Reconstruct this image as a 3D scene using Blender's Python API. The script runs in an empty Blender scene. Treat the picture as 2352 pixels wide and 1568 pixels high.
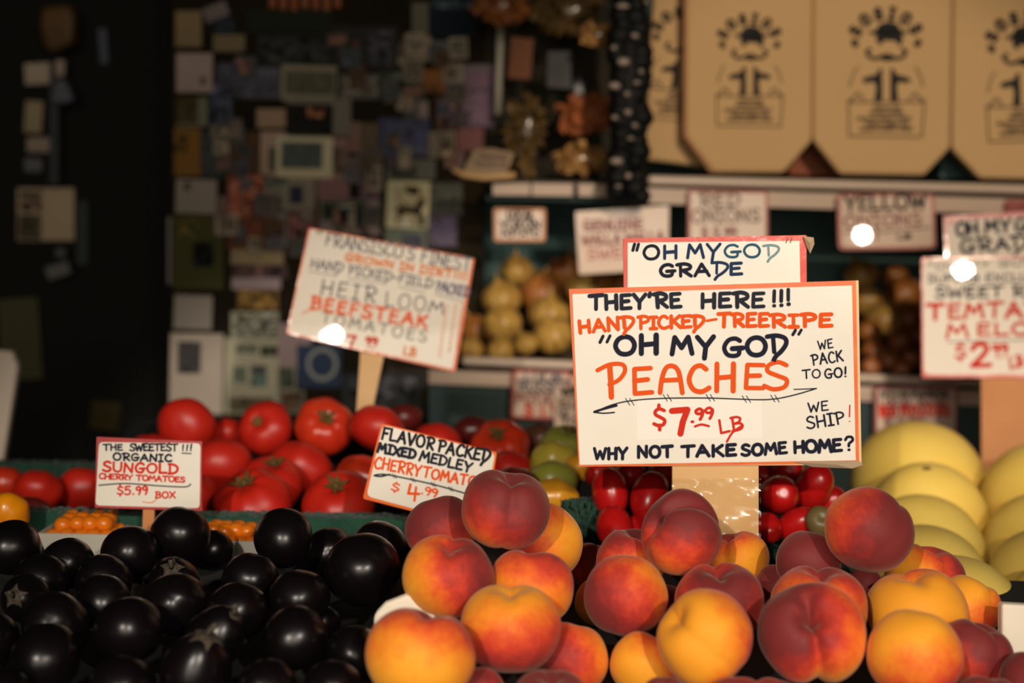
import bpy, math, random
from mathutils import Vector, Matrix, noise

random.seed(11)
scene = bpy.context.scene
col = scene.collection
RAD = math.radians

# ------------------------------------------------------------------ camera
FPX = 50.0 / 36.0 * 2352.0
CAM = Vector((0.0, 0.0, 1.5))
PITCH, ROLL = RAD(4.0), RAD(1.3)
fwd = Vector((0, math.cos(PITCH), -math.sin(PITCH)))
r0 = Vector((1, 0, 0))
u0 = Vector((0, math.sin(PITCH), math.cos(PITCH)))
right = r0 * math.cos(ROLL) + u0 * math.sin(ROLL)
up = u0 * math.cos(ROLL) - r0 * math.sin(ROLL)
cam_data = bpy.data.cameras.new('camera')
cam_data.lens = 50.0
cam_data.sensor_width = 36.0
cam_data.sensor_fit = 'HORIZONTAL'
cam_data.clip_start = 0.05
cam_data.dof.use_dof = True
cam_data.dof.focus_distance = 1.41
cam_data.dof.aperture_fstop = 2.8
cam = bpy.data.objects.new('camera', cam_data)
m = Matrix((right, up, -fwd)).transposed().to_4x4()
m.translation = CAM
cam.matrix_world = m
col.objects.link(cam)
scene.camera = cam

# ------------------------------------------------------------------ view, world, lamps
vs = scene.view_settings
scene.display_settings.display_device = 'sRGB'
vs.view_transform = 'Standard'
vs.look = 'None'
vs.exposure = 0.0
vs.gamma = 1.0
vs.use_curve_mapping = False

world = bpy.data.worlds.new('world')
scene.world = world
world.use_nodes = True
bg = world.node_tree.nodes['Background']
bg.inputs['Color'].default_value = (0.75, 1.0, 0.72, 1)
bg.inputs['Strength'].default_value = 0.0035


def spot(name, loc, target, energy, angle, blend, radius, color):
    l = bpy.data.lights.new(name, 'SPOT')
    l.energy = energy
    l.spot_size = RAD(angle)
    l.spot_blend = blend
    l.shadow_soft_size = radius
    l.color = color
    o = bpy.data.objects.new(name, l)
    o.location = loc
    o.rotation_euler = (Vector(target) - Vector(loc)).to_track_quat('-Z', 'Y').to_euler()
    col.objects.link(o)
    return o


WARM = (1.0, 0.88, 0.76)
LAMP_A = Vector((-0.6, -1.3, 2.2))
LAMP_B = Vector((0.7, -1.3, 2.2))
LAMP_C = Vector((0.62, 0.1, 2.35))
spot('lamp_over_stand', LAMP_A, (-0.22, 1.45, 0.98), 145, 32, 0.35, 0.02, WARM)
spot('lamp_over_stand', LAMP_B, (0.30, 1.45, 1.0), 148, 32, 0.35, 0.035, WARM)
spot('lamp_over_shelf', LAMP_C, (0.56, 2.7, 1.42), 120, 34, 0.6, 0.018, (1.0, 0.80, 0.60))
fl = bpy.data.lights.new('soft_fill', 'AREA')  # soft fill light added far behind the camera, source unseen
fl.shape = 'RECTANGLE'
fl.size, fl.size_y = 3.5, 1.6
fl.energy = 58
fl.color = (1.0, 0.87, 0.70)
flo = bpy.data.objects.new('soft_fill', fl)
flo.location = (0.3, -3.2, 1.9)
flo.rotation_euler = (Vector((0.2, 2.0, 1.1)) - flo.location).to_track_quat('-Z', 'Y').to_euler()
col.objects.link(flo)


# ------------------------------------------------------------------ projection helpers
def ray(px, py):
    return fwd + right * ((px - 1176.0) / FPX) + up * ((784.0 - py) / FPX)


def P(px, py, d):
    return CAM + ray(px, py) * d


def on_plane(px, py, point, normal):
    r = ray(px, py)
    t = (point - CAM).dot(normal) / r.dot(normal)
    return CAM + r * t


def on_y(px, py, y):
    r = ray(px, py)
    return CAM + r * (y / r.y)


def camdir(v):
    """A direction given as (right, up, towards the camera)."""
    return (right * v[0] + up * v[1] - fwd * v[2]).normalized()


# ------------------------------------------------------------------ colour and materials
def lin(c):
    c = c / 255.0
    return c / 12.92 if c <= 0.04045 else ((c + 0.055) / 1.055) ** 2.4


def rgb(r, g, b):
    return (lin(r), lin(g), lin(b), 1.0)


def dim(r, g, b):
    """Paint colour of things at the dim back of the stall."""
    k = 0.15
    m = (r + g + b) / 3 * .18
    r, g, b = r * .82 + m, g * .82 + m, b * .82 + m
    return tuple(max(.004, min(.8, c - .010)) for c in (lin(r) / k, lin(g) / (k * .92), lin(b) / (k * .84))) + (1.0,)


MATS = {}


def mat(key, color, rough=0.6, spec=0.5, coat=0.0, coat_rough=0.1, sheen=0.0, bump=None, var=None, metallic=0.0, sss=0.0):
    """var: (scale, second colour, amount); bump: (scale, strength)."""
    if key in MATS:
        return MATS[key]
    m = bpy.data.materials.new(key)
    m.use_nodes = True
    nt = m.node_tree
    b = nt.nodes['Principled BSDF']
    b.inputs['Base Color'].default_value = color
    b.inputs['Roughness'].default_value = rough
    b.inputs['Specular IOR Level'].default_value = spec
    b.inputs['Coat Weight'].default_value = coat
    b.inputs['Coat Roughness'].default_value = coat_rough
    b.inputs['Sheen Weight'].default_value = sheen
    b.inputs['Metallic'].default_value = metallic
    tc = nt.nodes.new('ShaderNodeTexCoord')
    if var:
        n = nt.nodes.new('ShaderNodeTexNoise')
        n.inputs['Scale'].default_value = var[0]
        n.inputs['Detail'].default_value = 4
        nt.links.new(tc.outputs['Object'], n.inputs['Vector'])
        rp = nt.nodes.new('ShaderNodeValToRGB')
        rp.color_ramp.elements[0].position = 0.5 - var[2] * 0.5
        rp.color_ramp.elements[1].position = 0.5 + var[2] * 0.5
        rp.color_ramp.elements[0].color = color
        rp.color_ramp.elements[1].color = var[1]
        nt.links.new(n.outputs['Fac'], rp.inputs['Fac'])
        nt.links.new(rp.outputs['Color'], b.inputs['Base Color'])
    if bump:
        n2 = nt.nodes.new('ShaderNodeTexNoise')
        n2.inputs['Scale'].default_value = bump[0]
        n2.inputs['Detail'].default_value = 3
        nt.links.new(tc.outputs['Object'], n2.inputs['Vector'])
        bp = nt.nodes.new('ShaderNodeBump')
        bp.inputs['Strength'].default_value = bump[1]
        bp.inputs['Distance'].default_value = 0.004
        nt.links.new(n2.outputs['Fac'], bp.inputs['Height'])
        nt.links.new(bp.outputs['Normal'], b.inputs['Normal'])
        if coat:
            nt.links.new(bp.outputs['Normal'], b.inputs['Coat Normal'])
    MATS[key] = m
    return m


def film_mat(key, tint, gloss):
    if key in MATS:
        return MATS[key]
    m = bpy.data.materials.new(key)
    m.use_nodes = True
    nt = m.node_tree
    nt.nodes.remove(nt.nodes['Principled BSDF'])
    out = nt.nodes['Material Output']
    tr = nt.nodes.new('ShaderNodeBsdfTransparent')
    tr.inputs['Color'].default_value = tint
    gl = nt.nodes.new('ShaderNodeBsdfGlossy')
    gl.inputs['Roughness'].default_value = 0.18
    mx = nt.nodes.new('ShaderNodeMixShader')
    mx.inputs['Fac'].default_value = gloss
    nt.links.new(tr.outputs[0], mx.inputs[1])
    nt.links.new(gl.outputs[0], mx.inputs[2])
    nt.links.new(mx.outputs[0], out.inputs['Surface'])
    MATS[key] = m
    return m


def peach_mat():
    m = bpy.data.materials.new('peach_skin')
    m.use_nodes = True
    nt = m.node_tree
    N, Lk = nt.nodes, nt.links
    b = N['Principled BSDF']
    tc = N.new('ShaderNodeTexCoord')
    oi = N.new('ShaderNodeObjectInfo')
    norm = N.new('ShaderNodeVectorMath'); norm.operation = 'NORMALIZE'
    Lk.new(tc.outputs['Object'], norm.inputs[0])
    dec = N.new('ShaderNodeVectorMath'); dec.operation = 'MULTIPLY_ADD'
    dec.inputs[1].default_value = (2, 2, 2); dec.inputs[2].default_value = (-1, -1, -1)
    Lk.new(oi.outputs['Color'], dec.inputs[0])
    dot = N.new('ShaderNodeVectorMath'); dot.operation = 'DOT_PRODUCT'
    Lk.new(norm.outputs[0], dot.inputs[0]); Lk.new(dec.outputs[0], dot.inputs[1])
    off = N.new('ShaderNodeVectorMath'); off.operation = 'ADD'
    rs = N.new('ShaderNodeMath'); rs.operation = 'MULTIPLY'; rs.inputs[1].default_value = 40
    Lk.new(oi.outputs['Random'], rs.inputs[0])
    Lk.new(tc.outputs['Object'], off.inputs[0]); Lk.new(rs.outputs[0], off.inputs[1])
    n1 = N.new('ShaderNodeTexNoise'); n1.inputs['Scale'].default_value = 1.5; n1.inputs['Detail'].default_value = 5; n1.inputs['Roughness'].default_value = .6
    Lk.new(off.outputs[0], n1.inputs['Vector'])
    n2 = N.new('ShaderNodeTexNoise'); n2.inputs['Scale'].default_value = 9; n2.inputs['Detail'].default_value = 4
    Lk.new(off.outputs[0], n2.inputs['Vector'])

    def ma(op, a, bb):
        k = N.new('ShaderNodeMath'); k.operation = op
        for i, x in enumerate((a, bb)):
            if isinstance(x, (int, float)):
                k.inputs[i].default_value = x
            else:
                Lk.new(x, k.inputs[i])
        return k.outputs[0]
    t = ma('MULTIPLY', dot.outputs['Value'], 0.50)
    t = ma('ADD', t, ma('MULTIPLY', ma('SUBTRACT', n1.outputs['Fac'], 0.5), 0.75))
    t = ma('ADD', t, ma('MULTIPLY', ma('SUBTRACT', n2.outputs['Fac'], 0.5), 0.16))
    t = ma('ADD', t, ma('SUBTRACT', oi.outputs['Alpha'], 0.01))
    rp = N.new('ShaderNodeValToRGB')
    els = rp.color_ramp.elements
    els[0].position = 0.08; els[0].color = rgb(246, 164, 44)
    els[1].position = 0.97; els[1].color = rgb(124, 46, 46)
    for p, c in ((0.28, rgb(242, 138, 40)), (0.46, rgb(230, 100, 40)), (0.62, rgb(206, 66, 42)), (0.80, rgb(162, 50, 44))):
        e = els.new(p); e.color = c
    Lk.new(t, rp.inputs['Fac'])
    Lk.new(rp.outputs['Color'], b.inputs['Base Color'])
    b.inputs['Roughness'].default_value = 0.62
    b.inputs['Specular IOR Level'].default_value = 0.22
    b.inputs['Sheen Weight'].default_value = 0.22
    b.inputs['Sheen Roughness'].default_value = 0.4
    b.inputs['Sheen Tint'].default_value = (1.0, 0.75, 0.6, 1)
    bp = N.new('ShaderNodeBump'); bp.inputs['Strength'].default_value = 0.05
    n3 = N.new('ShaderNodeTexNoise'); n3.inputs['Scale'].default_value = 60
    Lk.new(tc.outputs['Object'], n3.inputs['Vector']); Lk.new(n3.outputs['Fac'], bp.inputs['Height'])
    Lk.new(bp.outputs['Normal'], b.inputs['Normal'])
    return m


def striped_skin(key, c1, c2, c3, freq, rough=0.4):
    """Onion skin: fine stripes running from root to neck."""
    m = bpy.data.materials.new(key)
    m.use_nodes = True
    nt = m.node_tree
    N, Lk = nt.nodes, nt.links
    b = N['Principled BSDF']
    b.inputs['Roughness'].default_value = rough
    tc = N.new('ShaderNodeTexCoord')
    sx = N.new('ShaderNodeSeparateXYZ')
    Lk.new(tc.outputs['Object'], sx.inputs[0])
    at = N.new('ShaderNodeMath'); at.operation = 'ARCTAN2'
    Lk.new(sx.outputs['Y'], at.inputs[0]); Lk.new(sx.outputs['X'], at.inputs[1])
    ml = N.new('ShaderNodeMath'); ml.operation = 'MULTIPLY'; ml.inputs[1].default_value = freq
    Lk.new(at.outputs[0], ml.inputs[0])
    cb = N.new('ShaderNodeCombineXYZ')
    oi = N.new('ShaderNodeObjectInfo')
    rs = N.new('ShaderNodeMath'); rs.operation = 'MULTIPLY'; rs.inputs[1].default_value = 30
    Lk.new(oi.outputs['Random'], rs.inputs[0])
    Lk.new(ml.outputs[0], cb.inputs['X']); Lk.new(sx.outputs['Z'], cb.inputs['Y']); Lk.new(rs.outputs[0], cb.inputs['Z'])
    n = N.new('ShaderNodeTexNoise'); n.inputs['Scale'].default_value = 1.0; n.inputs['Detail'].default_value = 3
    Lk.new(cb.outputs[0], n.inputs['Vector'])
    rp = N.new('ShaderNodeValToRGB')
    e = rp.color_ramp.elements
    e[0].position = .3; e[0].color = c1
    e[1].position = .72; e[1].color = c3
    k = e.new(.5); k.color = c2
    Lk.new(n.outputs['Fac'], rp.inputs['Fac'])
    Lk.new(rp.outputs['Color'], b.inputs['Base Color'])
    MATS[key] = m
    return m


# ------------------------------------------------------------------ mesh builder
class MB:
    def __init__(self):
        self.v, self.f = [], []

    def add(self, pts, faces):
        b = len(self.v)
        self.v += [Vector(p) for p in pts]
        self.f += [tuple(b + i for i in fc) for fc in faces]

    def poly(self, pts):
        self.add(pts, [tuple(range(len(pts)))])

    def prism(self, pts, back):
        """A polygon of world points (seen counter-clockwise from the front) given thickness along the vector BACK."""
        n = len(pts)
        q = [Vector(p) + back for p in pts]
        faces = [tuple(range(n)), tuple(range(2 * n - 1, n - 1, -1))]
        faces += [((i + 1) % n, i, n + i, n + (i + 1) % n) for i in range(n)]
        self.add(list(pts) + q, faces)

    def box(self, lo, hi):
        (x0, y0, z0), (x1, y1, z1) = lo, hi
        self.add([(x0, y0, z0), (x1, y0, z0), (x1, y1, z0), (x0, y1, z0), (x0, y0, z1), (x1, y0, z1), (x1, y1, z1), (x0, y1, z1)],
                 [(0, 3, 2, 1), (4, 5, 6, 7), (0, 1, 5, 4), (1, 2, 6, 5), (2, 3, 7, 6), (3, 0, 4, 7)])

    def tube(self, pts, r, seg=10, cap=True):
        pts = [Vector(p) for p in pts]
        rr = r if isinstance(r, (list, tuple)) else [r] * len(pts)
        rings = []
        for i, p in enumerate(pts):
            t = (pts[min(i + 1, len(pts) - 1)] - pts[max(i - 1, 0)]).normalized()
            a = t.cross(Vector((0.13, 0.21, 0.97)))
            if a.length < 1e-3:
                a = t.cross(Vector((1, 0, 0)))
            a.normalize()
            b = t.cross(a)
            rings.append([p + (a * math.cos(2 * math.pi * k / seg) + b * math.sin(2 * math.pi * k / seg)) * rr[i] for k in range(seg)])
        fs = []
        for i in range(len(pts) - 1):
            for k in range(seg):
                k2 = (k + 1) % seg
                fs.append((i * seg + k, i * seg + k2, (i + 1) * seg + k2, (i + 1) * seg + k))
        if cap:
            fs.append(tuple(range(seg - 1, -1, -1)))
            fs.append(tuple((len(pts) - 1) * seg + k for k in range(seg)))
        self.add([p for r_ in rings for p in r_], fs)

    def lathe(self, prof, seg=24, c=(0, 0, 0)):
        c = Vector(c)
        pts, fs = [], []
        for r, z in prof:
            for k in range(seg):
                a = 2 * math.pi * k / seg
                pts.append(c + Vector((r * math.cos(a), r * math.sin(a), z)))
        for i in range(len(prof) - 1):
            for k in range(seg):
                k2 = (k + 1) % seg
                fs.append((i * seg + k, i * seg + k2, (i + 1) * seg + k2, (i + 1) * seg + k))
        self.add(pts, fs)

    def surf(self, fn, nu, nv):
        """A sphere-like surface: fn(theta, phi) -> point, poles at theta 0 and pi."""
        pts = [fn(0.0, 0.0)]
        for i in range(1, nu):
            for k in range(nv):
                pts.append(fn(math.pi * i / nu, 2 * math.pi * k / nv))
        pts.append(fn(math.pi, 0.0))
        fs = [(0, 1 + k, 1 + (k + 1) % nv) for k in range(nv)]
        for i in range(nu - 2):
            for k in range(nv):
                a = 1 + i * nv
                fs.append((a + k, a + nv + k, a + nv + (k + 1) % nv, a + (k + 1) % nv))
        a = 1 + (nu - 2) * nv
        last = len(pts) - 1
        fs += [(a + k, last, a + (k + 1) % nv) for k in range(nv)]
        self.add(pts, fs)

    def mesh(self, name, material, origin=None, smooth=False):
        me = bpy.data.meshes.new(name)
        o = origin or Vector((0, 0, 0))
        me.from_pydata([tuple(p - o) for p in self.v], [], self.f)
        me.materials.append(material)
        if smooth:
            me.polygons.foreach_set('use_smooth', [True] * len(me.polygons))
        me.update()
        return me

    def build(self, name, material, parent=None, origin=None, smooth=False, bevel=0.0):
        og = parent.location.copy() if parent is not None else (origin or Vector((0, 0, 0)))
        o = bpy.data.objects.new(name, self.mesh(name, material, og, smooth))
        if parent is None:
            o.location = og
        else:
            o.parent = parent
        col.objects.link(o)
        if bevel:
            bv = o.modifiers.new('edge', 'BEVEL')
            bv.width = bevel
            bv.segments = 2
            bv.limit_method = 'ANGLE'
        return o


def tag(o, label, cat, group=None, kind=None):
    if label:
        o['label'] = label
    if cat:
        o['category'] = cat
    if group:
        o['group'] = group
    if kind:
        o['kind'] = kind
    return o


def empty(name, loc, label, cat, group=None):
    o = bpy.data.objects.new(name, None)
    o.location = loc
    o.empty_display_size = 0.05
    col.objects.link(o)
    bpy.context.view_layer.update()
    return tag(o, label, cat, group)


def structure(o):
    o['kind'] = 'structure'
    return o


# ------------------------------------------------------------------ hand lettering
def S_(*p):
    return ('s', p)


def T_(*p):
    return ('p', p)


_P = [T_((.14, 0), (.12, 1)), S_((-.06, .96), (.32, 1.03), (.62, .88), (.58, .6), (.14, .45))]
GL = {
    'A': (.74, [T_((0, 0), (.36, 1), (.74, 0)), T_((.12, .36), (.62, .38))]),
    'a': (.74, [S_((0, 0), (.06, .55), (.2, .95), (.44, 1.0), (.62, .75), (.74, 0)), T_((.06, .46), (.66, .5))]),
    'B': (.66, [T_((.1, 0), (.1, 1)), S_((0, 1), (.36, 1), (.58, .85), (.46, .6), (.12, .53)), S_((.12, .53), (.5, .5), (.66, .28), (.5, .05), (0, 0))]),
    'C': (.66, [S_((.62, .84), (.44, 1), (.2, .9), (.03, .5), (.14, .12), (.4, 0), (.66, .12))]),
    'D': (.7, [T_((.1, 0), (.1, 1)), S_((0, 1), (.36, .98), (.66, .76), (.7, .45), (.5, .12), (0, 0))]),
    'd': (.72, [T_((.14, .12), (.14, .98)), S_((-.14, .98), (.3, 1.02), (.68, .86), (.72, .55), (.48, .16), (.2, -.12), (.06, -.4))]),
    'E': (.58, [T_((.56, 1), (.06, .98), (.05, .02), (.58, .05)), T_((.05, .52), (.46, .56))]),
    'F': (.56, [T_((.56, 1), (.06, .98), (.05, 0)), T_((.05, .52), (.44, .55))]),
    'G': (.72, [S_((.64, .86), (.45, 1), (.18, .9), (.02, .5), (.14, .1), (.4, 0), (.6, .1), (.62, .42)), T_((.34, .42), (.76, .45))]),
    'H': (.66, [T_((.04, 0), (.05, 1)), T_((.62, 0), (.63, 1)), T_((.05, .48), (.62, .53))]),
    'I': (.42, [T_((.21, 0), (.21, 1)), T_((0, 1), (.42, 1)), T_((0, 0), (.42, 0))]),
    'J': (.5, [S_((.42, 1), (.42, .2), (.25, 0), (0, .15))]),
    'K': (.66, [T_((.06, 0), (.06, 1)), T_((.62, 1), (.08, .45)), T_((.22, .56), (.68, 0))]),
    'L': (.56, [T_((.06, 1), (.05, .02), (.58, .05))]),
    'M': (.86, [T_((0, 0), (.14, 1), (.42, .36), (.72, 1), (.86, 0))]),
    'N': (.7, [T_((.03, 0), (.06, 1), (.62, .02), (.66, 1))]),
    'O': (.78, [S_((.4, 1), (.14, .86), (.02, .48), (.16, .1), (.42, 0), (.66, .14), (.76, .52), (.64, .88), (.4, 1))]),
    'P': (.64, _P),
    'R': (.68, _P + [T_((.24, .48), (.68, 0))]),
    'S': (.6, [S_((.58, .88), (.36, 1), (.12, .88), (.1, .66), (.34, .5), (.58, .34), (.52, .08), (.24, 0), (0, .13))]),
    'T': (.7, [T_((-.02, .98), (.74, 1.02)), T_((.36, 1), (.34, 0))]),
    'U': (.66, [S_((.03, 1), (.03, .4), (.12, .08), (.34, 0), (.56, .1), (.63, .4), (.64, 1))]),
    'V': (.66, [T_((0, 1), (.34, 0), (.68, 1))]),
    'W': (.92, [T_((0, 1), (.2, 0), (.46, .72), (.68, 0), (.92, 1))]),
    'X': (.66, [T_((0, 0), (.66, 1)), T_((0, 1), (.66, 0))]),
    'Y': (.66, [T_((0, 1), (.32, .46)), T_((.68, 1), (.32, .46), (.3, 0))]),
    'y': (.68, [T_((0, 1), (.3, .46)), T_((.7, 1), (.34, .4), (.26, -.28))]),
    'Z': (.62, [T_((0, 1), (.6, 1), (0, 0), (.62, 0))]),
    '0': (.6, [S_((.3, 1), (.05, .75), (.02, .3), (.28, 0), (.55, .3), (.55, .75), (.3, 1))]),
    '1': (.2, [T_((.1, 1), (.1, 0))]),
    '2': (.6, [S_((.04, .78), (.18, .97), (.42, .98), (.52, .75), (.32, .4), (.02, .04)), T_((.02, .04), (.62, .05))]),
    '4': (.62, [T_((.14, 1), (.06, .42), (.62, .45)), T_((.44, .85), (.4, 0))]),
    '5': (.58, [T_((.56, 1), (.12, .98), (.08, .56)), S_((.08, .56), (.34, .64), (.56, .42), (.46, .08), (.2, 0), (0, .1))]),
    '6': (.56, [S_((.46, .98), (.14, .7), (.02, .3), (.22, 0), (.5, .16), (.46, .44), (.06, .36))]),
    '7': (.6, [T_((0, .96), (.58, 1), (.4, .5), (.3, 0))]),
    '9': (.5, [S_((.46, .82), (.28, 1), (.05, .82), (.1, .58), (.34, .55), (.48, .82), (.44, .4), (.3, 0))]),
    '$': (.6, [S_((.56, .84), (.32, .94), (.12, .82), (.12, .64), (.34, .5), (.56, .34), (.5, .12), (.26, .06), (.02, .16)), T_((.3, 1.14), (.28, .92)), T_((.3, .08), (.3, -.16))]),
    '.': (.16, [T_((.05, .02), (.1, .02))]),
    '-': (.5, [T_((.02, .46), (.46, .52))]),
    "'": (.16, [T_((.1, 1.1), (.05, .88))]),
    '"': (.36, [T_((.14, 1.12), (.04, .66)), T_((.34, 1.12), (.24, .66))]),
    '!': (.26, [T_((.18, 1.08), (.12, .34)), T_((.1, .04), (.13, .04))]),
    '?': (.5, [S_((.02, .78), (.16, .98), (.42, .94), (.46, .7), (.24, .5), (.2, .3)), T_((.18, .03), (.21, .03))]),
}


def smooth(pts, n=5):
    out = []
    closed = pts[0] == pts[-1]
    k = len(pts)
    for i in range(k - 1):
        p0 = pts[i - 1] if i > 0 else (pts[-2] if closed else pts[0])
        p1, p2 = pts[i], pts[i + 1]
        p3 = pts[i + 2] if i + 2 < k else (pts[1] if closed else pts[-1])
        for j in range(n):
            t = j / n
            out.append(tuple(.5 * ((2 * p1[a]) + (-p0[a] + p2[a]) * t + (2 * p0[a] - 5 * p1[a] + 4 * p2[a] - p3[a]) * t * t + (-p0[a] + 3 * p1[a] - 3 * p2[a] + p3[a]) * t ** 3) for a in (0, 1)))
    out.append(tuple(pts[-1]))
    return out


def stroke_polys(pts, w, sharp):
    """A pen stroke along 2-D points: list of polygons."""
    polys = []
    h = w / 2

    def disc(c, n=10):
        polys.append([(c[0] + h * math.cos(2 * math.pi * k / n), c[1] + h * math.sin(2 * math.pi * k / n)) for k in range(n)])
    disc(pts[0]); disc(pts[-1])
    if sharp:
        for c in pts[1:-1]:
            disc(c)
        for a, b in zip(pts, pts[1:]):
            dx, dy = b[0] - a[0], b[1] - a[1]
            l = math.hypot(dx, dy) or 1e-6
            nx, ny = -dy / l * h, dx / l * h
            polys.append([(a[0] + nx, a[1] + ny), (a[0] - nx, a[1] - ny), (b[0] - nx, b[1] - ny), (b[0] + nx, b[1] + ny)])
    else:
        side = []
        for i, p in enumerate(pts):
            a, b = pts[max(0, i - 1)], pts[min(len(pts) - 1, i + 1)]
            dx, dy = b[0] - a[0], b[1] - a[1]
            l = math.hypot(dx, dy) or 1e-6
            side.append((-dy / l * h, dx / l * h))
        for i in range(len(pts) - 1):
            a, b, n1, n2 = pts[i], pts[i + 1], side[i], side[i + 1]
            polys.append([(a[0] + n1[0], a[1] + n1[1]), (a[0] - n1[0], a[1] - n1[1]), (b[0] - n2[0], b[1] - n2[1]), (b[0] + n2[0], b[1] + n2[1])])
    return polys


LR = random.Random(5)


def text_polys(text, a, b, h, w, gap=.2, space=.45, jitter=.03, skew=0.0):
    """Hand lettering along the baseline from A to B in picture units (y down), cap height H, pen width W."""
    total, n = 0.0, 0
    for ch in text:
        total += space if ch == ' ' else GL[ch][0] + gap
    total -= gap
    dx, dy = b[0] - a[0], b[1] - a[1]
    L = math.hypot(dx, dy)
    ex, ey = dx / L, dy / L
    nx, ny = ey, -ex                    # up from the baseline (y grows downwards)
    s = L / total
    out = []
    x = 0.0
    for ch in text:
        if ch == ' ':
            x += space
            continue
        gw, strokes = GL[ch]
        jy, js, jr = LR.uniform(-jitter, jitter), 1 + LR.uniform(-jitter, jitter) * 1.3, LR.uniform(-jitter, jitter) * 1.2
        for kind, pts in strokes:
            q = smooth(pts) if kind == 's' else pts
            r = []
            for (u, v) in q:
                v2 = (v * js + jy) * h
                u2 = (x + u) * s + v * h * (skew + jr)
                r.append((a[0] + ex * u2 + nx * v2, a[1] + ey * u2 + ny * v2))
            out += stroke_polys(r, w * (1 + LR.uniform(-.08, .08)), kind != 's')
        x += gw + gap
    return out


# ------------------------------------------------------------------ signs
PAPER = mat('sign_paper', rgb(236, 230, 216), rough=.5, coat=.5, coat_rough=.12, bump=(14, .05), var=(9, rgb(228, 220, 202), .6))
PAPER_GLOSS = mat('sign_paper_under_film', rgb(232, 222, 204), rough=.45, coat=1.0, coat_rough=.014, bump=(16, .025), var=(7, rgb(224, 210, 184), .6))
PAPER_DIM = mat('tag_paper', rgb(216, 190, 168), rough=.5, coat=.8, coat_rough=.12, bump=(14, .06))
ORANGE_TAPE = mat('orange_tape', rgb(226, 86, 12), rough=.4, spec=.25, coat=.25, coat_rough=.15, bump=(40, .15), var=(22, rgb(234, 118, 18), .5))
RED_TAPE = mat('red_tape', rgb(214, 56, 24), rough=.4, spec=.25, coat=.25, coat_rough=.15, bump=(40, .15))
DEEPRED = mat('deep_red_tape', rgb(176, 44, 44), rough=.4, coat=.4, bump=(40, .1))
PINKTAPE = mat('faded_red_tape', rgb(170, 84, 70), rough=.5)
NAVY = mat('navy_ink', rgb(14, 19, 42), rough=.6, spec=.15)
SLATE = mat('slate_ink', rgb(26, 32, 48), rough=.6, spec=.15)
TEAL = mat('teal_ink', rgb(34, 84, 108), rough=.6, spec=.15)
TEALD = mat('deep_teal_ink', rgb(16, 48, 84), rough=.6, spec=.15)
TEALP = mat('pale_teal_ink', rgb(92, 130, 138), rough=.5)
ORANGE = mat('orange_ink', rgb(234, 86, 10), rough=.6, spec=.15)
ORANGEP = mat('pale_orange_ink', rgb(228, 124, 36), rough=.6, spec=.15)
REDINK = mat('red_ink', rgb(212, 44, 20), rough=.6, spec=.15)
BLACKI = mat('black_ink', rgb(30, 27, 33), rough=.6, spec=.15)
GREYI = mat('grey_ink', rgb(104, 98, 88), rough=.5)
GREYD = mat('dark_grey_ink', rgb(72, 66, 74), rough=.5)
MAROONI = mat('maroon_ink', rgb(134, 62, 58), rough=.5)
BROWNI = mat('faded_brown_ink', rgb(118, 92, 74), rough=.5)
WOOD = mat('pale_stick_wood', rgb(226, 184, 122), rough=.55, var=(18, rgb(210, 160, 98), .7))
WOODO = mat('orange_stick_wood', rgb(206, 140, 78), rough=.6, var=(12, rgb(190, 118, 60), .7))


class Sign:
    """A flat card standing in the place, drawn on in picture units of its own plane."""

    def __init__(self, name, label, d, at, group='hand-lettered price signs', normal=None, org=(0, 0, 1), cat='sign'):
        self.n = (normal or -fwd).normalized()
        self.p0 = P(at[0], at[1], d)
        self.org = org
        self.root = empty(name, self.p0, label, cat, group)
        self.lift = 0.0

    def pt(self, x, y, lift=0.0):
        px, py = self.org[0] + x / self.org[2], self.org[1] + y / self.org[2]
        return on_plane(px, py, self.p0, self.n) + self.n * lift

    def card(self, name, corners, material, lift, thick, rnd=0.0, parent=None):
        """corners TL, TR, BR, BL in the sign's units."""
        pts = []
        cs = [Vector(c) for c in (corners[0], corners[3], corners[2], corners[1])]
        for i in range(4):
            c, a, b = cs[i], cs[i - 1], cs[(i + 1) % 4]
            if not rnd:
                pts.append(c)
                continue
            da, db = (a - c).normalized() * rnd, (b - c).normalized() * rnd
            for k in range(5):
                t = k / 4
                pts.append((c + da) * (1 - t) ** 2 + c * 2 * t * (1 - t) + (c + db) * t * t)
        mb = MB()
        mb.prism([self.pt(q[0], q[1], lift) for q in pts], -self.n * thick)
        return mb.build(name, material, self.root)

    def strokes(self, polys, material, lift, name='lettering', label=None):
        mb = MB()
        step = min(8e-6, .0006 / max(1, len(polys)))
        for i, pl in enumerate(polys):
            # counter-clockwise seen from the front (y grows downwards in picture units)
            ar = sum(p[0] * q[1] - q[0] * p[1] for p, q in zip(pl, pl[1:] + pl[:1]))
            pl = pl if ar < 0 else pl[::-1]
            mb.poly([self.pt(x, y, lift + i * step) for x, y in pl])
        o = mb.build(name, material, self.root)
        if label:
            o['label'] = label
        return o

    def write(self, text, a, b, h, w, material, lift=.0016, label=None, **kw):
        return self.strokes(text_polys(text, a, b, h, w, **kw), material, lift, label=label)

    def line(self, pts, w, material, curved=True, lift=.0023, name='rule_line'):
        return self.strokes(stroke_polys(smooth(pts) if curved else pts, w, not curved), material, lift, name=name)

    def stick(self, corners, material, back=.004, thick=.006):
        pts = [corners[0], corners[3], corners[2], corners[1]]
        mb = MB()
        mb.prism([self.pt(x, y, -back) for x, y in pts], -self.n * thick)
        return mb.build('stick', material, self.root)


def half_normal(px, py, d, lamp):
    p = P(px, py, d)
    return ((CAM - p).normalized() + (lamp - p).normalized()).normalized()

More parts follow.
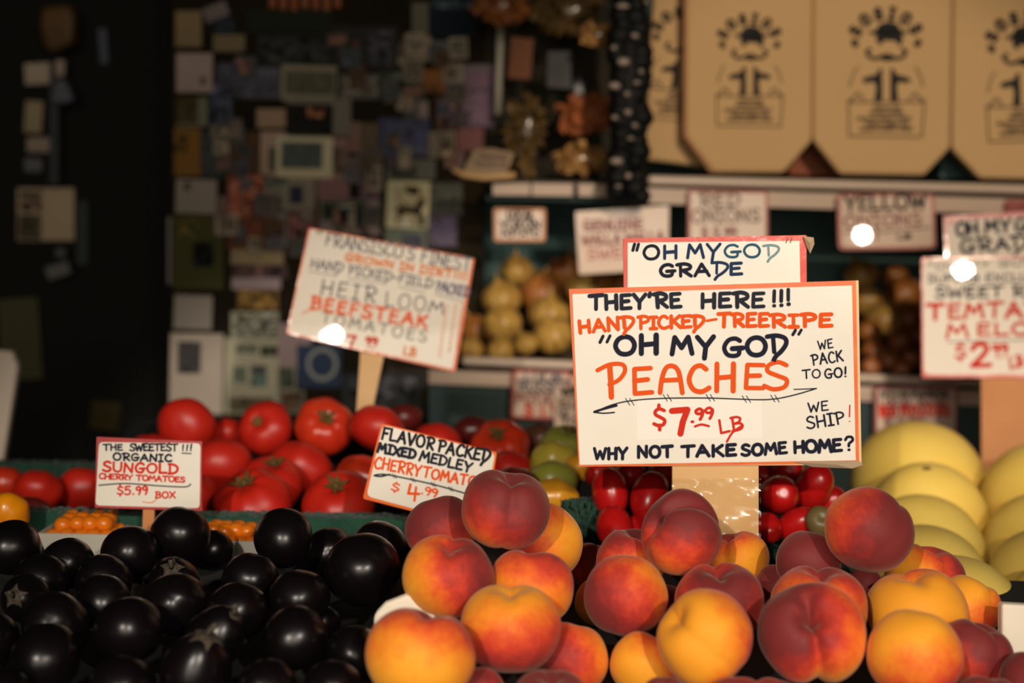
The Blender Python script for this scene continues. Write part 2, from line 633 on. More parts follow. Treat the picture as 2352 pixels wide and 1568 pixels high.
# ------------------------------------------------------------------ the setting
DARKWALL = mat('dark_wall', rgb(26, 25, 20), rough=.9)
BOARDWALL = mat('photo_wall_board', rgb(50, 42, 28), rough=.9, spec=.1, var=(3, rgb(34, 30, 22), .6))
COUNTER = mat('counter_black', rgb(14, 13, 12), rough=.9)
YW = 2.92          # front face of the photo wall
mb = MB(); mb.box((-2.2, -4.2, -0.05), (2.4, 3.5, 0.0)); structure(mb.build('floor', mat('floor_concrete', rgb(70, 66, 60), rough=.9)))
mb = MB(); mb.box((-2.2, 3.3, 0), (2.4, 3.4, 3.0)); structure(mb.build('wall_back', DARKWALL))
mb = MB(); mb.box((-2.2, 0.6, 0), (-2.1, 3.3, 3.0)); structure(mb.build('wall_left', DARKWALL))
mb = MB(); mb.box((2.2, 0.6, 0), (2.3, 3.3, 3.0)); structure(mb.build('wall_right', DARKWALL))
xa, xb = on_y(392, 450, YW).x, on_y(1108, 450, YW).x
mb = MB(); mb.box((xa, YW, 0), (xb, 3.29, 2.9)); structure(mb.build('wall_middle', BOARDWALL))
# a counter of plain black boards carries every heap of produce
mb = MB(); mb.box((-1.5, 0.85, 0), (1.6, 2.62, 0.93)); structure(mb.build('display_counter', COUNTER))

# ------------------------------------------------------------------ photo wall
CARDS = 'photos and cards pinned on the photo wall'


def plain(key, c):
    return mat(key, c, rough=.6, coat=.15, coat_rough=.3)


CARDN = 0


def print_mat(key, c1, c2, seed):
    """A printed snapshot: blotches of dark, middle and light colour."""
    m = mat(key, dim(*c1), rough=.65, spec=.12)
    nt = m.node_tree
    tc = nt.nodes.new('ShaderNodeTexCoord')
    mp = nt.nodes.new('ShaderNodeMapping')
    mp.inputs['Location'].default_value = (seed * 1.7, seed * .9, seed * 2.3)
    mp.inputs['Scale'].default_value = (1.0, 1.0, .7 + .25 * (seed % 4))
    n = nt.nodes.new('ShaderNodeTexNoise')
    n.inputs['Scale'].default_value = 34 + 9 * (seed % 4)
    n.inputs['Detail'].default_value = 2.5
    n.inputs['Roughness'].default_value = .6
    nt.links.new(tc.outputs['Object'], mp.inputs['Vector'])
    nt.links.new(mp.outputs[0], n.inputs['Vector'])
    rp = nt.nodes.new('ShaderNodeValToRGB')
    e = rp.color_ramp.elements
    e[0].position, e[0].color = .40, dim(*[c * .55 for c in c2])
    e[1].position, e[1].color = .62, dim(*[min(120, c * 1.45) for c in c1])
    for p, c in ((.445, c2), (.50, c1), (.55, [(a + b) / 2 for a, b in zip(c1, c2)])):
        k = e.new(p)
        k.color = dim(*c)
    nt.links.new(n.outputs['Fac'], rp.inputs['Fac'])
    nt.links.new(rp.outputs['Color'], nt.nodes['Principled BSDF'].inputs['Base Color'])
    return m



def quad_pts(x0, y0, x1, y1, rot, Y):
    cx, cy = (x0 + x1) / 2, (y0 + y1) / 2
    a = RAD(rot)
    out = []
    for x, y in ((x0, y0), (x0, y1), (x1, y1), (x1, y0)):
        dx, dy = x - cx, y - cy
        out.append(on_y(cx + dx * math.cos(a) - dy * math.sin(a), cy + dx * math.sin(a) + dy * math.cos(a), Y))
    return out


def photo(name, rect, paper, label, pics=(), rot=0.0, cat='photo', lift=None, group=CARDS, Y=YW, gain=1.0):
    """A card on the photo wall; PICS: (fx0, fy0, fx1, fy1, colour, second colour or None)."""
    global CARDN
    paper = tuple(c * gain for c in paper)
    CARDN += 1
    x0, y0, x1, y1 = rect
    lf = lift if lift is not None else .002 + .0016 * (CARDN % 6)
    root = MB()
    root.prism(quad_pts(x0, y0, x1, y1, rot, Y - lf), Vector((0, .0012, 0)))
    p0 = on_y((x0 + x1) / 2, (y0 + y1) / 2, Y - lf)
    key = 'card_%03d' % CARDN
    o = root.build(name, mat(key, dim(*paper), rough=.7, spec=.12, var=(9, dim(*[c * .84 for c in paper]), .8)), origin=p0)
    tag(o, label, cat, group)
    bpy.context.view_layer.update()
    for i, pc in enumerate(pics):
        fx0, fy0, fx1, fy1, c1, c2 = pc
        w, h = x1 - x0, y1 - y0
        mbp = MB()
        cx, cy = (x0 + x1) / 2, (y0 + y1) / 2
        a = RAD(rot)
        pts = []
        for fx, fy in ((fx0, fy0), (fx0, fy1), (fx1, fy1), (fx1, fy0)):
            dx, dy = (fx - .5) * w, (fy - .5) * h
            pts.append(on_y(cx + dx * math.cos(a) - dy * math.sin(a), cy + dx * math.sin(a) + dy * math.cos(a), Y - lf - .0006 - .0003 * i))
        mbp.poly(pts)
        c2 = c2 or tuple(c * .5 for c in c1)
        mbp.build('picture', print_mat(key + '_picture_%d' % i, c1, c2, CARDN + i), o)
    return o


G1 = (0.08, .1, .92, .88)
photo('photo_card', (403, 25, 463, 107), (74, 58, 36), 'plain tan card in the top corner of the photo wall')
photo('photo_card', (468, 10, 524, 44), (64, 54, 50), 'small mauve-grey card hanging askew beside the plain tan corner card', rot=-22)
photo('photo_card', (492, 42, 540, 78), (22, 24, 28), 'small dark blue snapshot just above a wide tan slip', cat='photo')
photo('photo_card', (490, 80, 562, 118), (66, 54, 36), 'wide tan slip high on the photo wall')
photo('photo_card', (405, 122, 488, 212), (88, 72, 64), 'large pale pinkish card below the plain tan corner card', [(.66, .6, .82, .8, (50, 42, 34), None)])
photo('photo_card', (405, 224, 476, 290), (60, 56, 40), 'dark olive snapshot with a pale edge under the large pinkish card', [(0, 0, .7, .9, (28, 22, 10), (40, 32, 14))])
photo('photo_card', (400, 294, 460, 404), (70, 44, 12), 'tall orange-brown card at the edge of the photo wall', [(0, .12, .5, .5, (52, 34, 10), (30, 22, 8))])
photo('photo_card', (404, 412, 497, 490), (76, 66, 56), 'pale grey card with a small dark spot in its corner', [(.18, .1, .36, .34, (40, 38, 32), None)], rot=2)
photo('poster', (397, 494, 514, 664), (36, 34, 14), 'olive green poster with a black square, on the edge of the photo wall', [(.4, .36, .8, .7, (12, 14, 12), None), (.08, .04, .5, .3, (44, 36, 12), (26, 26, 10))], cat='poster')
photo('paper_strip', (385, 498, 393, 652), (66, 58, 54), 'thin upright whitish strip beside the olive poster', cat='strip')
photo('photo_card', (400, 678, 487, 756), (80, 70, 60), 'square blank grey-tan card above a tall white sheet', rot=2)
photo('paper_sheet', (390, 766, 512, 950), (98, 84, 70), 'tall white sheet with a dark portrait block in its upper part', [(.14, .1, .58, .5, (24, 22, 22), (44, 38, 34))], rot=1, cat='sheet')
photo('photo_card', (478, 150, 536, 300), (24, 25, 30), 'tall dark blue snapshot beside the large pale pinkish card', [(.1, .1, .9, .9, (34, 34, 42), (14, 16, 20))])
photo('photo_card', (538, 154, 642, 226), (46, 45, 50), 'slate grey postcard with a lighter band along its top', [(0, .3, 1, 1, (30, 29, 34), (44, 42, 48))])
photo('photo_card', (645, 150, 772, 232), (74, 66, 50), 'white-edged snapshot with dark figures above a dark wide picture', [(.08, .16, .97, .82, (26, 26, 16), (60, 54, 40))], rot=2)
photo('photo_card', (590, 250, 656, 293), (86, 66, 48), 'plain tan-pink slip beside a nearly black picture')
photo('photo_card', (658, 226, 806, 312), (60, 54, 44), 'nearly black picture with one orange spot and a grey border', [(.0, .16, .72, .98, (10, 9, 8), (16, 13, 10)), (.32, .25, .58, .5, (84, 44, 24), (40, 22, 14))], rot=1)
photo('photo_card', (598, 302, 664, 404), (92, 72, 58), 'white snapshot with a dark green shape partly under a white-framed landscape', [(.3, .36, .74, .9, (22, 26, 16), (50, 44, 30))], rot=1)
photo('photo_card', (634, 314, 764, 408), (116, 96, 70), 'bright white-framed landscape print in the middle of the photo wall', [(.09, .13, .82, .78, (28, 30, 28), (48, 50, 46))], rot=1, lift=.014)
photo('photo_card', (752, 318, 798, 412), (78, 54, 46), 'brown-pink snapshot tucked behind the white-framed landscape', [(.0, .2, .9, .86, (50, 36, 26), (34, 28, 22))], lift=.009)
photo('photo_card', (596, 402, 724, 484), (70, 62, 48), 'pale grey collage with a standing dark figure below the white-framed landscape', [(.54, .3, .78, .8, (14, 16, 22), (22, 24, 30)), (.02, .55, .4, 1, (28, 28, 22), (52, 46, 38)), (.06, .0, .5, .4, (48, 46, 38), (30, 30, 24))])
photo('photo_card', (522, 400, 606, 502), (62, 34, 20), 'reddish-orange snapshot of rows beside the pale grey collage', [(.08, .1, .38, .98, (104, 48, 34), (50, 20, 12)), (.5, .05, .96, .96, (110, 46, 26), (60, 24, 16))])
photo('photo_card', (728, 410, 802, 456), (72, 46, 44), 'mauve-pink slip just above a wide dark green picture')
photo('photo_card', (734, 458, 872, 540), (72, 58, 52), 'wide dark green picture with a rounded mauve frame', [(.03, .05, .8, .6, (20, 24, 16), (30, 32, 24)), (.2, .58, .85, .98, (66, 48, 38), (36, 32, 26))])
photo('photo_card', (888, 416, 986, 524), (112, 98, 66), 'large cream-yellow photo with dark brown blotches above the beefsteak tomato sign', [(.12, .1, .9, .96, (108, 90, 58), (40, 32, 18))], rot=2)
photo('photo_card', (800, 362, 848, 420), (60, 54, 50), 'small grey-mauve snapshot between a dark green picture and the white-framed landscape', [(.1, .4, .9, .9, (36, 34, 34), None)])
photo('photo_card', (930, 232, 984, 274), (74, 62, 56), 'small pale mauve slip above a big dark blue picture')
photo('photo_card', (868, 270, 988, 360), (30, 30, 40), 'big dark blue picture with a domed top shape', [(.08, .1, .92, .96, (24, 25, 36), (44, 42, 54))])
photo('photo_card', (828, 282, 868, 352), (52, 40, 26), 'narrow brown snapshot touching the big dark blue picture')
photo('photo_card', (800, 280, 828, 350), (70, 48, 40), 'sliver of a pinkish snapshot beside the narrow brown one')
photo('photo_card', (518, 302, 598, 400), (42, 27, 14), 'dark brown snapshot above the reddish-orange rows', [(.1, .1, .9, .9, (30, 18, 8), (54, 34, 18))])
photo('photo_card', (460, 300, 516, 408), (28, 28, 26), 'dark grey-green snapshot beside the tall orange-brown card', [(.1, .1, .9, .9, (20, 22, 22), (36, 36, 34))])
photo('photo_card', (922, 84, 990, 140), (82, 66, 50), 'tan torn slip high up near a grey-blue snapshot', [(0, .0, .32, .55, (60, 48, 36), None)])
photo('photo_card', (946, 6, 984, 84), (54, 50, 36), 'tall olive-grey card at the top, over the torn tan slip')
photo('photo_card', (990, 94, 1036, 146), (50, 50, 48), 'small grey-blue snapshot beside the torn tan slip')
photo('photo_card', (984, -10, 1094, 84), (12, 15, 18), 'large near-black poster at the top, beside the tall olive-grey card', [(.1, .1, .9, .3, (30, 38, 40), None)], cat='poster')
photo('photo_card', (590, 80, 762, 148), (20, 21, 17), 'wide near-black print under the striped orange bunting', [(.06, .1, .94, .9, (26, 26, 22), (14, 14, 12))])
photo('photo_card', (764, 60, 915, 160), (24, 20, 18), 'dark print with a rusty figure beside the torn tan slip', [(.1, .3, .4, .9, (44, 26, 18), (24, 18, 14)), (.55, .1, .9, .9, (32, 30, 32), (18, 18, 18))])
photo('photo_card', (566, 20, 762, 76), (18, 19, 14), 'long dark strip picture hanging right under the bunting')
photo('photo_card', (778, 170, 870, 228), (46, 42, 36), 'speckled grey snapshot between dark prints', [(.04, .06, .96, .94, (28, 26, 22), (72, 64, 54))])
photo('photo_card', (872, 164, 955, 226), (32, 34, 28), 'dim grey-green postcard left of an orange-brown slip', [(.1, .1, .9, .9, (40, 42, 36), (20, 22, 20))])
photo('photo_card', (956, 160, 1040, 212), (78, 44, 16), 'orange-brown slip near the upright white pole', [(.1, .6, .6, .96, (44, 24, 10), None)])
photo('photo_card', (1062, 148, 1140, 206), (62, 52, 52), 'mauve card with a rounded top near the upright white pole', [(.1, .3, .9, .98, (42, 30, 36), (92, 62, 68))])
photo('photo_card', (1058, 208, 1134, 292), (56, 44, 48), 'pinkish-purple snapshot just below the rounded mauve card', [(.06, .06, .94, .94, (48, 34, 42), (80, 58, 64))])
photo('photo_card', (1050, 294, 1112, 346), (66, 38, 34), 'dull red slip above the cream placard')
photo('photo_card', (1000, 220, 1050, 298), (38, 26, 18), 'brown snapshot between two purple cards', [(.1, .1, .9, .9, (58, 38, 30), (24, 16, 12))])
photo('photo_card', (984, 302, 1046, 362), (62, 54, 40), 'tan-grey snapshot beside the cream placard', [(.1, .2, .9, .8, (38, 34, 26), (76, 66, 54))])
photo('photo_card', (886, 366, 1000, 412), (50, 48, 40), 'long grey snapshot with a dark oval above the cream-yellow photo', [(.1, .3, .62, .9, (16, 18, 14), (34, 34, 28))])
photo('photo_card', (988, 420, 1062, 492), (44, 42, 34), 'dim grey picture beside the cream-yellow photo', [(.1, .1, .9, .9, (26, 28, 22), (58, 54, 44))])
photo('photo_card', (984, 494, 1050, 566), (46, 38, 46), 'dark purple snapshot behind the corner of the beefsteak tomato sign', [(.08, .08, .92, .92, (36, 30, 40), (56, 46, 52))])
photo('photo_card', (884, 526, 980, 590), (54, 56, 44), 'pale green-grey print peeking over the beefsteak tomato sign')
photo('photo_card', (522, 504, 606, 572), (56, 30, 18), 'dark red-brown snapshot below the reddish-orange rows', [(.1, .1, .9, .9, (40, 16, 8), (80, 40, 24))])
photo('photo_card', (610, 488, 660, 566), (66, 60, 54), 'narrow light grey photo of a person in grey', [(.2, .3, .8, 1, (48, 46, 44), (80, 72, 66))])
photo('photo_card', (662, 488, 728, 586), (58, 32, 28), 'maroon snapshot beside the upper corner of the beefsteak tomato sign', [(.1, .1, .9, .9, (66, 36, 32), (24, 16, 14))])
photo('photo_card', (530, 574, 652, 608), (84, 68, 44), 'long curved tan slip below the dark red-brown snapshot', rot=2)
photo('photo_card', (532, 608, 662, 640), (40, 28, 24), 'long dark reddish strip between a tan slip and a pale mauve slip', [(.05, .1, .95, .9, (48, 30, 28), (22, 18, 16))])
photo('photo_card', (532, 638, 645, 664), (86, 70, 68), 'long pale mauve slip')
photo('photo_card', (545, 664, 640, 710), (62, 42, 18), 'orange-brown snapshot hanging under the pale mauve slip', [(.1, .1, .9, .9, (70, 48, 16), (34, 24, 10))])
photo('photo_card', (530, 716, 640, 774), (82, 76, 58), 'cream print with dark green blotches over a big white sheet', [(.06, .1, .94, .94, (84, 78, 60), (26, 30, 18))])
photo('photo_card', (638, 742, 716, 852), (86, 68, 64), 'pale mauve sheet beside the lower corner of the beefsteak tomato sign')
photo('paper_sheet', (516, 776, 640, 950), (92, 84, 64), 'big white sheet with rows of small dark green pictures', [(.2, .08, .6, .2, (34, 38, 24), (70, 66, 50)), (.66, .1, .98, .24, (32, 32, 22), None), (.16, .38, .4, .6, (38, 46, 38), (62, 62, 48)), (.48, .36, .78, .64, (32, 42, 36), (56, 58, 48)), (.1, .78, .9, .98, (30, 30, 18), (64, 50, 34))], rot=1, cat='sheet')
photo('photo_card', (636, 838, 680, 898), (80, 72, 56), 'white print with a dark green block beside the big white sheet', [(.1, .1, .9, .9, (26, 30, 22), (44, 44, 32))])
photo('photo_card', (682, 792, 784, 890), (24, 30, 42), 'dark blue card with a pale ring, below the beefsteak tomato sign')
photo('photo_card', (640, 896, 700, 950), (62, 56, 42), 'small pale card behind the beefsteak tomatoes', [(.1, .1, .9, .8, (36, 30, 20), (60, 40, 24))])
photo('photo_card', (786, 858, 970, 946), (24, 24, 22), 'wide dark picture behind the stick of the beefsteak tomato sign', [(.08, .1, .92, .6, (36, 34, 34), (18, 18, 18))])
photo('photo_card', (890, 846, 985, 884), (28, 22, 18), 'dark brown slip right of the beefsteak tomato sign stick')
# overlapping small snapshots that fill the middle of the wall
rw = random.Random(77)
for i in range(70):
    x, y = rw.uniform(480, 1040), rw.uniform(60, 560)
    w_, h_ = rw.uniform(26, 52), rw.uniform(26, 56)
    if any(x < r[2] + 6 and x + w_ > r[0] - 6 and y < r[3] + 6 and y + h_ > r[1] - 6 for r in ((634, 314, 764, 408), (888, 416, 986, 524), (658, 226, 806, 312), (645, 150, 772, 232), (405, 122, 488, 212))):
        continue
    base = rw.choice(((70, 60, 46), (44, 40, 32), (50, 32, 20), (34, 36, 34), (58, 46, 42), (26, 28, 20), (84, 72, 56), (40, 36, 42)))
    alt = rw.choice(((20, 20, 16), (30, 22, 14), (26, 28, 30), (60, 50, 38), (52, 30, 22)))
    photo('photo_card', (x, y, x + w_, y + h_), base, 'small snapshot wedged among the overlapping prints in the middle of the photo wall', [(.1, .12, .9, .86, alt, base)], rot=rw.uniform(-4, 4), group='small snapshots wedged between the larger prints', lift=.0165 + .0012 * (i % 3))
# the pale ring printed on the dark blue card
ring_card = bpy.data.objects[[o.name for o in bpy.data.objects if o.get('label', '').startswith('dark blue card with a pale ring')][0]]
mb = MB()
k = 40
pts = [on_y(740 + r_ * math.cos(a), 836 + r_ * 1.08 * math.sin(a), YW - .0135) for r_ in (36, 27) for a in [2 * math.pi * i / k for i in range(k)]]
mb.add(pts, [((i + 1) % k, i, k + i, k + (i + 1) % k) for i in range(k)])
ro = mb.build('printed_ring', plain('ring_print', dim(66, 66, 60)), ring_card)
# striped bunting along the top
for i in range(7):
    x = 618 + i * 25
    photo('paper_flag', (x, -26, x + 15, 18 + (i % 3) * 3), (86, 40 + 4 * (i % 2), 22), 'orange paper strip of the bunting along the top of the photo wall', cat='bunting', group='orange bunting strips', lift=.02)

# upright white pole between the photo wall and the bags
mb = MB()
mb.tube([on_y(1150, 60, 2.86), on_y(1147, 160, 2.86), on_y(1143, 262, 2.86)], .0075, 10)
o = mb.build('pole', mat('pole_white', dim(92, 84, 70), rough=.5), origin=on_y(1147, 160, 2.86), smooth=True)
tag(o, 'thin upright whitish pole beside the hanging bags', 'pole')

# the dim things at the far side of the stall, in front of the black recess
FAR = 'dim papers hung in the dark corner'
YF = 3.29
mb = MB(); mb.box((on_y(130, 400, YF).x, YF - .05, on_y(140, 424, YF).z), (on_y(150, 400, YF).x, YF - .012, on_y(140, 150, YF).z))
tag(mb.build('support_pole', mat('dim_pole', dim(21, 22, 22), rough=.5), origin=Vector((on_y(140, 400, YF).x, YF - .03, 0))), 'dark bluish pole in the unlit corner, papers pinned beside it', 'pole')
kw = dict(group=FAR, Y=YF, cat='paper', gain=1.22)
photo('price_card', (57, 145, 124, 193), (84, 70, 56), 'pale tan card on the dark corner wall, topmost of the papers by the bluish pole', rot=-3, **kw)
photo('price_card', (57, 232, 97, 305), (72, 60, 42), 'upright tan card below the topmost paper in the dark corner', rot=4, **kw)
photo('price_card', (62, 316, 118, 349), (70, 58, 46), 'small wide tan card in the dark corner', **kw)
photo('price_card', (56, 364, 96, 394), (44, 42, 42), 'small bluish-grey card under the small wide tan one in the dark corner', **kw)
photo('paper_sheet', (40, 432, 170, 552), (84, 68, 50), 'largest pale sheet in the dark corner, its lower part dark olive', [(.02, .5, .42, .98, (30, 28, 18), (46, 38, 26)), (.04, .06, .45, .46, (64, 50, 38), None)], **kw)
photo('price_card', (176, 462, 202, 606), (26, 27, 24), 'tall dark grey strip beside the largest pale sheet', lift=.012, **kw)
photo('price_card', (106, 606, 160, 636), (46, 44, 40), 'small torn grey scrap low in the dark corner', rot=-18, lift=.06, **kw)
photo('price_card', (128, 570, 150, 590), (40, 38, 36), 'tiny grey scrap under the largest pale sheet', lift=.06, **kw)
photo('price_card', (228, 66, 246, 146), (38, 38, 42), 'thin bluish-grey streak of paper high in the dark recess', rot=-4, **kw)
photo('price_card', (0, 685, 92, 872), (34, 32, 18), 'dull olive poster on the dark corner wall behind a white panel', rot=-4, **kw)
photo('price_card', (208, 922, 274, 986), (30, 24, 10), 'dull brown scrap low in the dark recess beside the tomatoes', rot=6, **kw)
photo('price_card', (128, 138, 148, 174), (76, 62, 52), 'small pale pinkish highlight, painted as a card on the bluish pole', lift=.056, **kw)  # a highlight, put into the colour of a small card
mb = MB()
pb = [on_y(x, y, 3.18) for x, y in ((94, 14), (88, 60), (100, 116), (120, 118), (164, 100), (168, 40), (160, 8))]
mb.prism(pb, Vector((0, .06, 0)))
o = mb.build('hanging_bag', mat('amber_bag', dim(58, 34, 8), rough=.5, var=(9, dim(34, 22, 6), .6)), origin=on_y(130, 60, 3.18), bevel=.012)
tag(o, 'dull amber bag hanging above the papers in the dark corner', 'bag')
mb = MB()
pb = [on_y(x, y, 3.18) for x, y in ((128, 178), (112, 232), (140, 240), (170, 230), (148, 180))]
mb.prism(pb, Vector((0, .03, 0)))
o = mb.build('hanging_bag', mat('grey_plastic', dim(42, 42, 46), rough=.35), origin=on_y(140, 210, 3.18), bevel=.008)
tag(o, 'small grey plastic bag hung on the bluish pole in the dark corner', 'bag')
# white panel leaning at the very edge
mb = MB()
pb = [P(x, y, 2.45) for x, y in ((-60, 800), (-70, 1075), (4, 1075), (40, 842), (26, 806))]
mb.prism(pb, Vector((0, .02, 0)))
o = mb.build('leaning_board', mat('white_panel_paint', dim(100, 86, 72), rough=.6), origin=P(-20, 950, 2.45), bevel=.004)
tag(o, 'white board leaning at the edge behind the small red tomatoes', 'board')

# ------------------------------------------------------------------ shelf unit with tags, onions and tote bags
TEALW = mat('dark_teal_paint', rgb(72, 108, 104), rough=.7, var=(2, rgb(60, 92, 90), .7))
TEALDK = mat('dark_teal_shadow_paint', rgb(44, 66, 66), rough=.7)  # darker copy of the teal, shade put into the colour
RAILM = mat('rail_enamel', rgb(206, 186, 168), rough=.35, coat=.4)
STRIPM = mat('price_strip_paper', rgb(196, 172, 152), rough=.5)
SHELFB = mat('shelf_board', rgb(70, 58, 46), rough=.7)
YS = 2.62         # front edge of the shelves
YB = 3.06         # back panel
shelf = empty('produce_shelf', Vector((0.45, YS, 0)), 'dark teal produce shelving with white edge rails behind the signs', 'shelf')
mb = MB()
xl = on_y(1082, 640, YB).x
mb.box((xl, YB, 0.0), (2.05, YB + .03, 2.6))
mb.build('back_panel', TEALW, shelf)


def bar(name, a, b, hh, Y, depth, material, bevel=.0):
    """A bar whose front face runs from picture point A to B (its top edge), HH high in picture units."""
    pts = [on_y(a[0], a[1], Y), on_y(a[0], a[1] + hh, Y), on_y(b[0], b[1] + hh, Y), on_y(b[0], b[1], Y)]
    mbb = MB()
    mbb.prism(pts, Vector((0, depth, 0)))
    return mbb.build(name, material, shelf, bevel=bevel)


bar('edge_rail', (1488, 402), (2520, 428), 22, YS, .03, RAILM, .007)
bar('edge_rail', (1060, 819), (1900, 853), 20, YS, .03, RAILM, .007)
bar('edge_rail', (1900, 855), (2520, 882), 20, YS, .03, RAILM, .007)
bar('shelf_board', (1118, 412), (2520, 440), 12, YS + .03, .38, SHELFB)
bar('shelf_board', (1060, 864), (2520, 918), 10, YS + .03, .38, SHELFB)
for a, b, h in (((1132, 421), (1218, 421), 27), ((1222, 421), (1316, 422), 28), ((1328, 422), (1412, 424), 28), ((1488, 431), (2520, 462), 36)):
    bar('price_strip', a, b, h, YS + .006, .012, STRIPM)
for a, b, h in (((985, 849), (1900, 884), 32), ((1900, 884), (2520, 908), 34)):
    bar('price_strip', a, b, h, YS + .006, .012, STRIPM)
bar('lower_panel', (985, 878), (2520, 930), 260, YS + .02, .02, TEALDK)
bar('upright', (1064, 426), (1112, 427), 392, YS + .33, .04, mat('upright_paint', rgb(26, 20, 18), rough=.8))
bar('painted_shadow_strip', (1118, 450), (2520, 478), 8, YS + .03, .02, TEALDK)  # dark strip standing in for the shade under the upper rail

bar('upper_back', (1085, -90), (1470, -80), 500, 2.93, .02, mat('upper_back_olive', rgb(58, 50, 32), rough=.8, var=(5, rgb(36, 36, 28), .6)))

# price tags on the shelf rails
TAGG = 'small price tags on the shelf rails'


def shelf_tag(label, corners, border, lines, Y=YS - .012, normal=None, inset=7, rnd=8, extra=None, face=PAPER_DIM):
    cx = sum(c[0] for c in corners) / 4
    cy = sum(c[1] for c in corners) / 4
    p = on_y(cx, cy, Y)
    d = (p - CAM).dot(fwd)
    s = Sign('price_tag', label, d, (cx, cy), TAGG, normal or Vector((0, -1, 0)))
    s.card('board', corners, border, 0, .004, rnd)
    i = inset
    c = corners
    s.card('paper_face', [(c[0][0] + i, c[0][1] + i), (c[1][0] - i, c[1][1] + i), (c[2][0] - i, c[2][1] - i), (c[3][0] + i, c[3][1] - i)], face, .0006, .0008, rnd)
    for (t, a, b, h, w, mm) in lines:
        s.write(t, a, b, h, w, mm, .0014)
    return s


CREAMB = mat('worn_tan_edge', rgb(190, 132, 92), rough=.6)
shelf_tag('small cream tag reading local potato above the pale onions', [(1133, 477), (1254, 478), (1253, 555), (1134, 555)], CREAMB,
          [('LOCAL', (1166, 503), (1226, 503), 20, 5, BLACKI), ('YUKON', (1150, 527), (1240, 526), 18, 5, BLACKI), ('POTATO', (1152, 543), (1238, 543), 12, 4, BLACKI)])
shelf_tag('large pale tag reading genuine walla walla sweet, hanging behind the header card', [(1321, 486), (1537, 472), (1534, 618), (1330, 630)], PAPER_DIM,
          [('GENUINE', (1341, 530), (1476, 526), 22, 6, MAROONI), ('WALLA WALLA', (1338, 563), (1524, 553), 22, 6, MAROONI), ('SWEET', (1350, 596), (1480, 590), 24, 5, PINKTAPE)], inset=3, rnd=5)
shelf_tag('tag reading red onions, hanging over the header card of the peach sign', [(1580, 436), (1764, 438), (1764, 560), (1580, 560)], PINKTAPE,
          [('RED', (1608, 474), (1698, 473), 28, 6, BROWNI), ('ONIONS', (1590, 512), (1744, 508), 30, 6, BROWNI), ('$ 2.99', (1612, 546), (1690, 545), 22, 6, MAROONI)], inset=6, rnd=3)
n_on = half_normal(1974, 549, 2.63, LAMP_C)
yt = shelf_tag('tag reading yellow onions with a bright shine spot, right of the header card', [(1922, 444), (2146, 444), (2150, 572), (1926, 574)], PINKTAPE,
               [('YELLOW', (1942, 484), (2126, 478), 32, 7, BLACKI), ('ONIONS', (1940, 524), (2116, 516), 28, 6, MAROONI), ('1', (2006, 552), (2022, 552), 26, 6, MAROONI), ('LB', (2062, 549), (2092, 548), 10, 4, BLACKI)], Y=YS - .03, normal=n_on, rnd=14, face=mat('tag_film', rgb(212, 184, 160), rough=.5, coat=1, coat_rough=.014))
yt.line([(1938, 534), (2040, 532), (2136, 522)], 4, BROWNI)
shelf_tag('dull pink tag at the end of the upper rail, partly cut off', [(2310, 458), (2440, 462), (2440, 530), (2310, 526)], mat('pink_tag', rgb(160, 74, 70), rough=.6),
          [('HERBS', (2322, 492), (2430, 492), 22, 6, MAROONI)], inset=8, face=mat('pink_face', rgb(168, 96, 88), rough=.6))
shelf_tag('red-edged tag reading local russet potatoes, left of the big peach sign', [(1178, 848), (1310, 852), (1310, 966), (1172, 960)], mat('crimson_edge', rgb(176, 66, 66), rough=.6),
          [('LOCAL', (1206, 874), (1300, 876), 22, 6, GREYD), ('RUSSET', (1192, 898), (1308, 900), 24, 6, GREYD), ('POTATO', (1184, 926), (1306, 928), 22, 6, MAROONI), ('$ 1.99', (1206, 952), (1300, 954), 24, 6, REDINK)], inset=6, rnd=6)
shelf_tag('narrow white tag with stacked words squeezed against the peach sign edge', [(1272, 888), (1352, 890), (1352, 984), (1274, 984)], PAPER_DIM,
          [('WE', (1290, 906), (1330, 906), 16, 7, BLACKI), ('GOT', (1282, 930), (1330, 930), 18, 5, BROWNI), ('GT', (1282, 953), (1334, 952), 20, 5, BLACKI), ('TO', (1290, 977), (1326, 977), 18, 5, BLACKI)], Y=YS - .03, inset=2, rnd=3)
shelf_tag('maroon-edged tag reading baby red potatoes, above the pile of melons', [(2008, 888), (2202, 886), (2198, 1012), (2008, 1010)], mat('maroon_edge', rgb(150, 68, 74), rough=.6),
          [('N + N FARMS'.replace('+', '-'), (2022, 912), (2176, 910), 14, 5, GREYD), ('LOCAL BABY', (2020, 932), (2172, 931), 15, 5, MAROONI), ('RED POTATOES', (2020, 956), (2180, 953), 22, 7, REDINK), ('$ 2.99', (2030, 976), (2120, 974), 14, 4, MAROONI)], inset=6, rnd=5)

# cream painted placard beside the upper shelf
pl = empty('placard', on_y(1120, 408, 2.60), 'cream hand-painted placard with a curved lower rim, hung under the brown bags', 'placard')
mb = MB()
mb.prism([on_y(x, y, 2.60) for x, y in ((1088, 344), (1062, 398), (1120, 408), (1164, 398), (1182, 352), (1130, 340))], Vector((0, .012, 0)))
mb.build('plaque', mat('placard_cream', rgb(176, 146, 104), rough=.6, var=(9, rgb(140, 118, 88), .6)), pl)
mb = MB()
mb.tube([on_y(x, y, 2.60) for x, y in ((1040, 388), (1066, 402), (1110, 408), (1160, 405), (1184, 401))], .0058, 10)
mb.build('rim', mat('placard_rim', rgb(214, 172, 116), rough=.5), pl, smooth=True)
mb = MB()
for pol in text_polys('ORGANIC', (1100, 362), (1168, 366), 10, 3) + text_polys('PRODUCE', (1090, 382), (1164, 386), 12, 3):
    mb.poly([on_y(x, y, 2.597) for x, y in pol])
mb.build('lettering', BROWNI, pl)

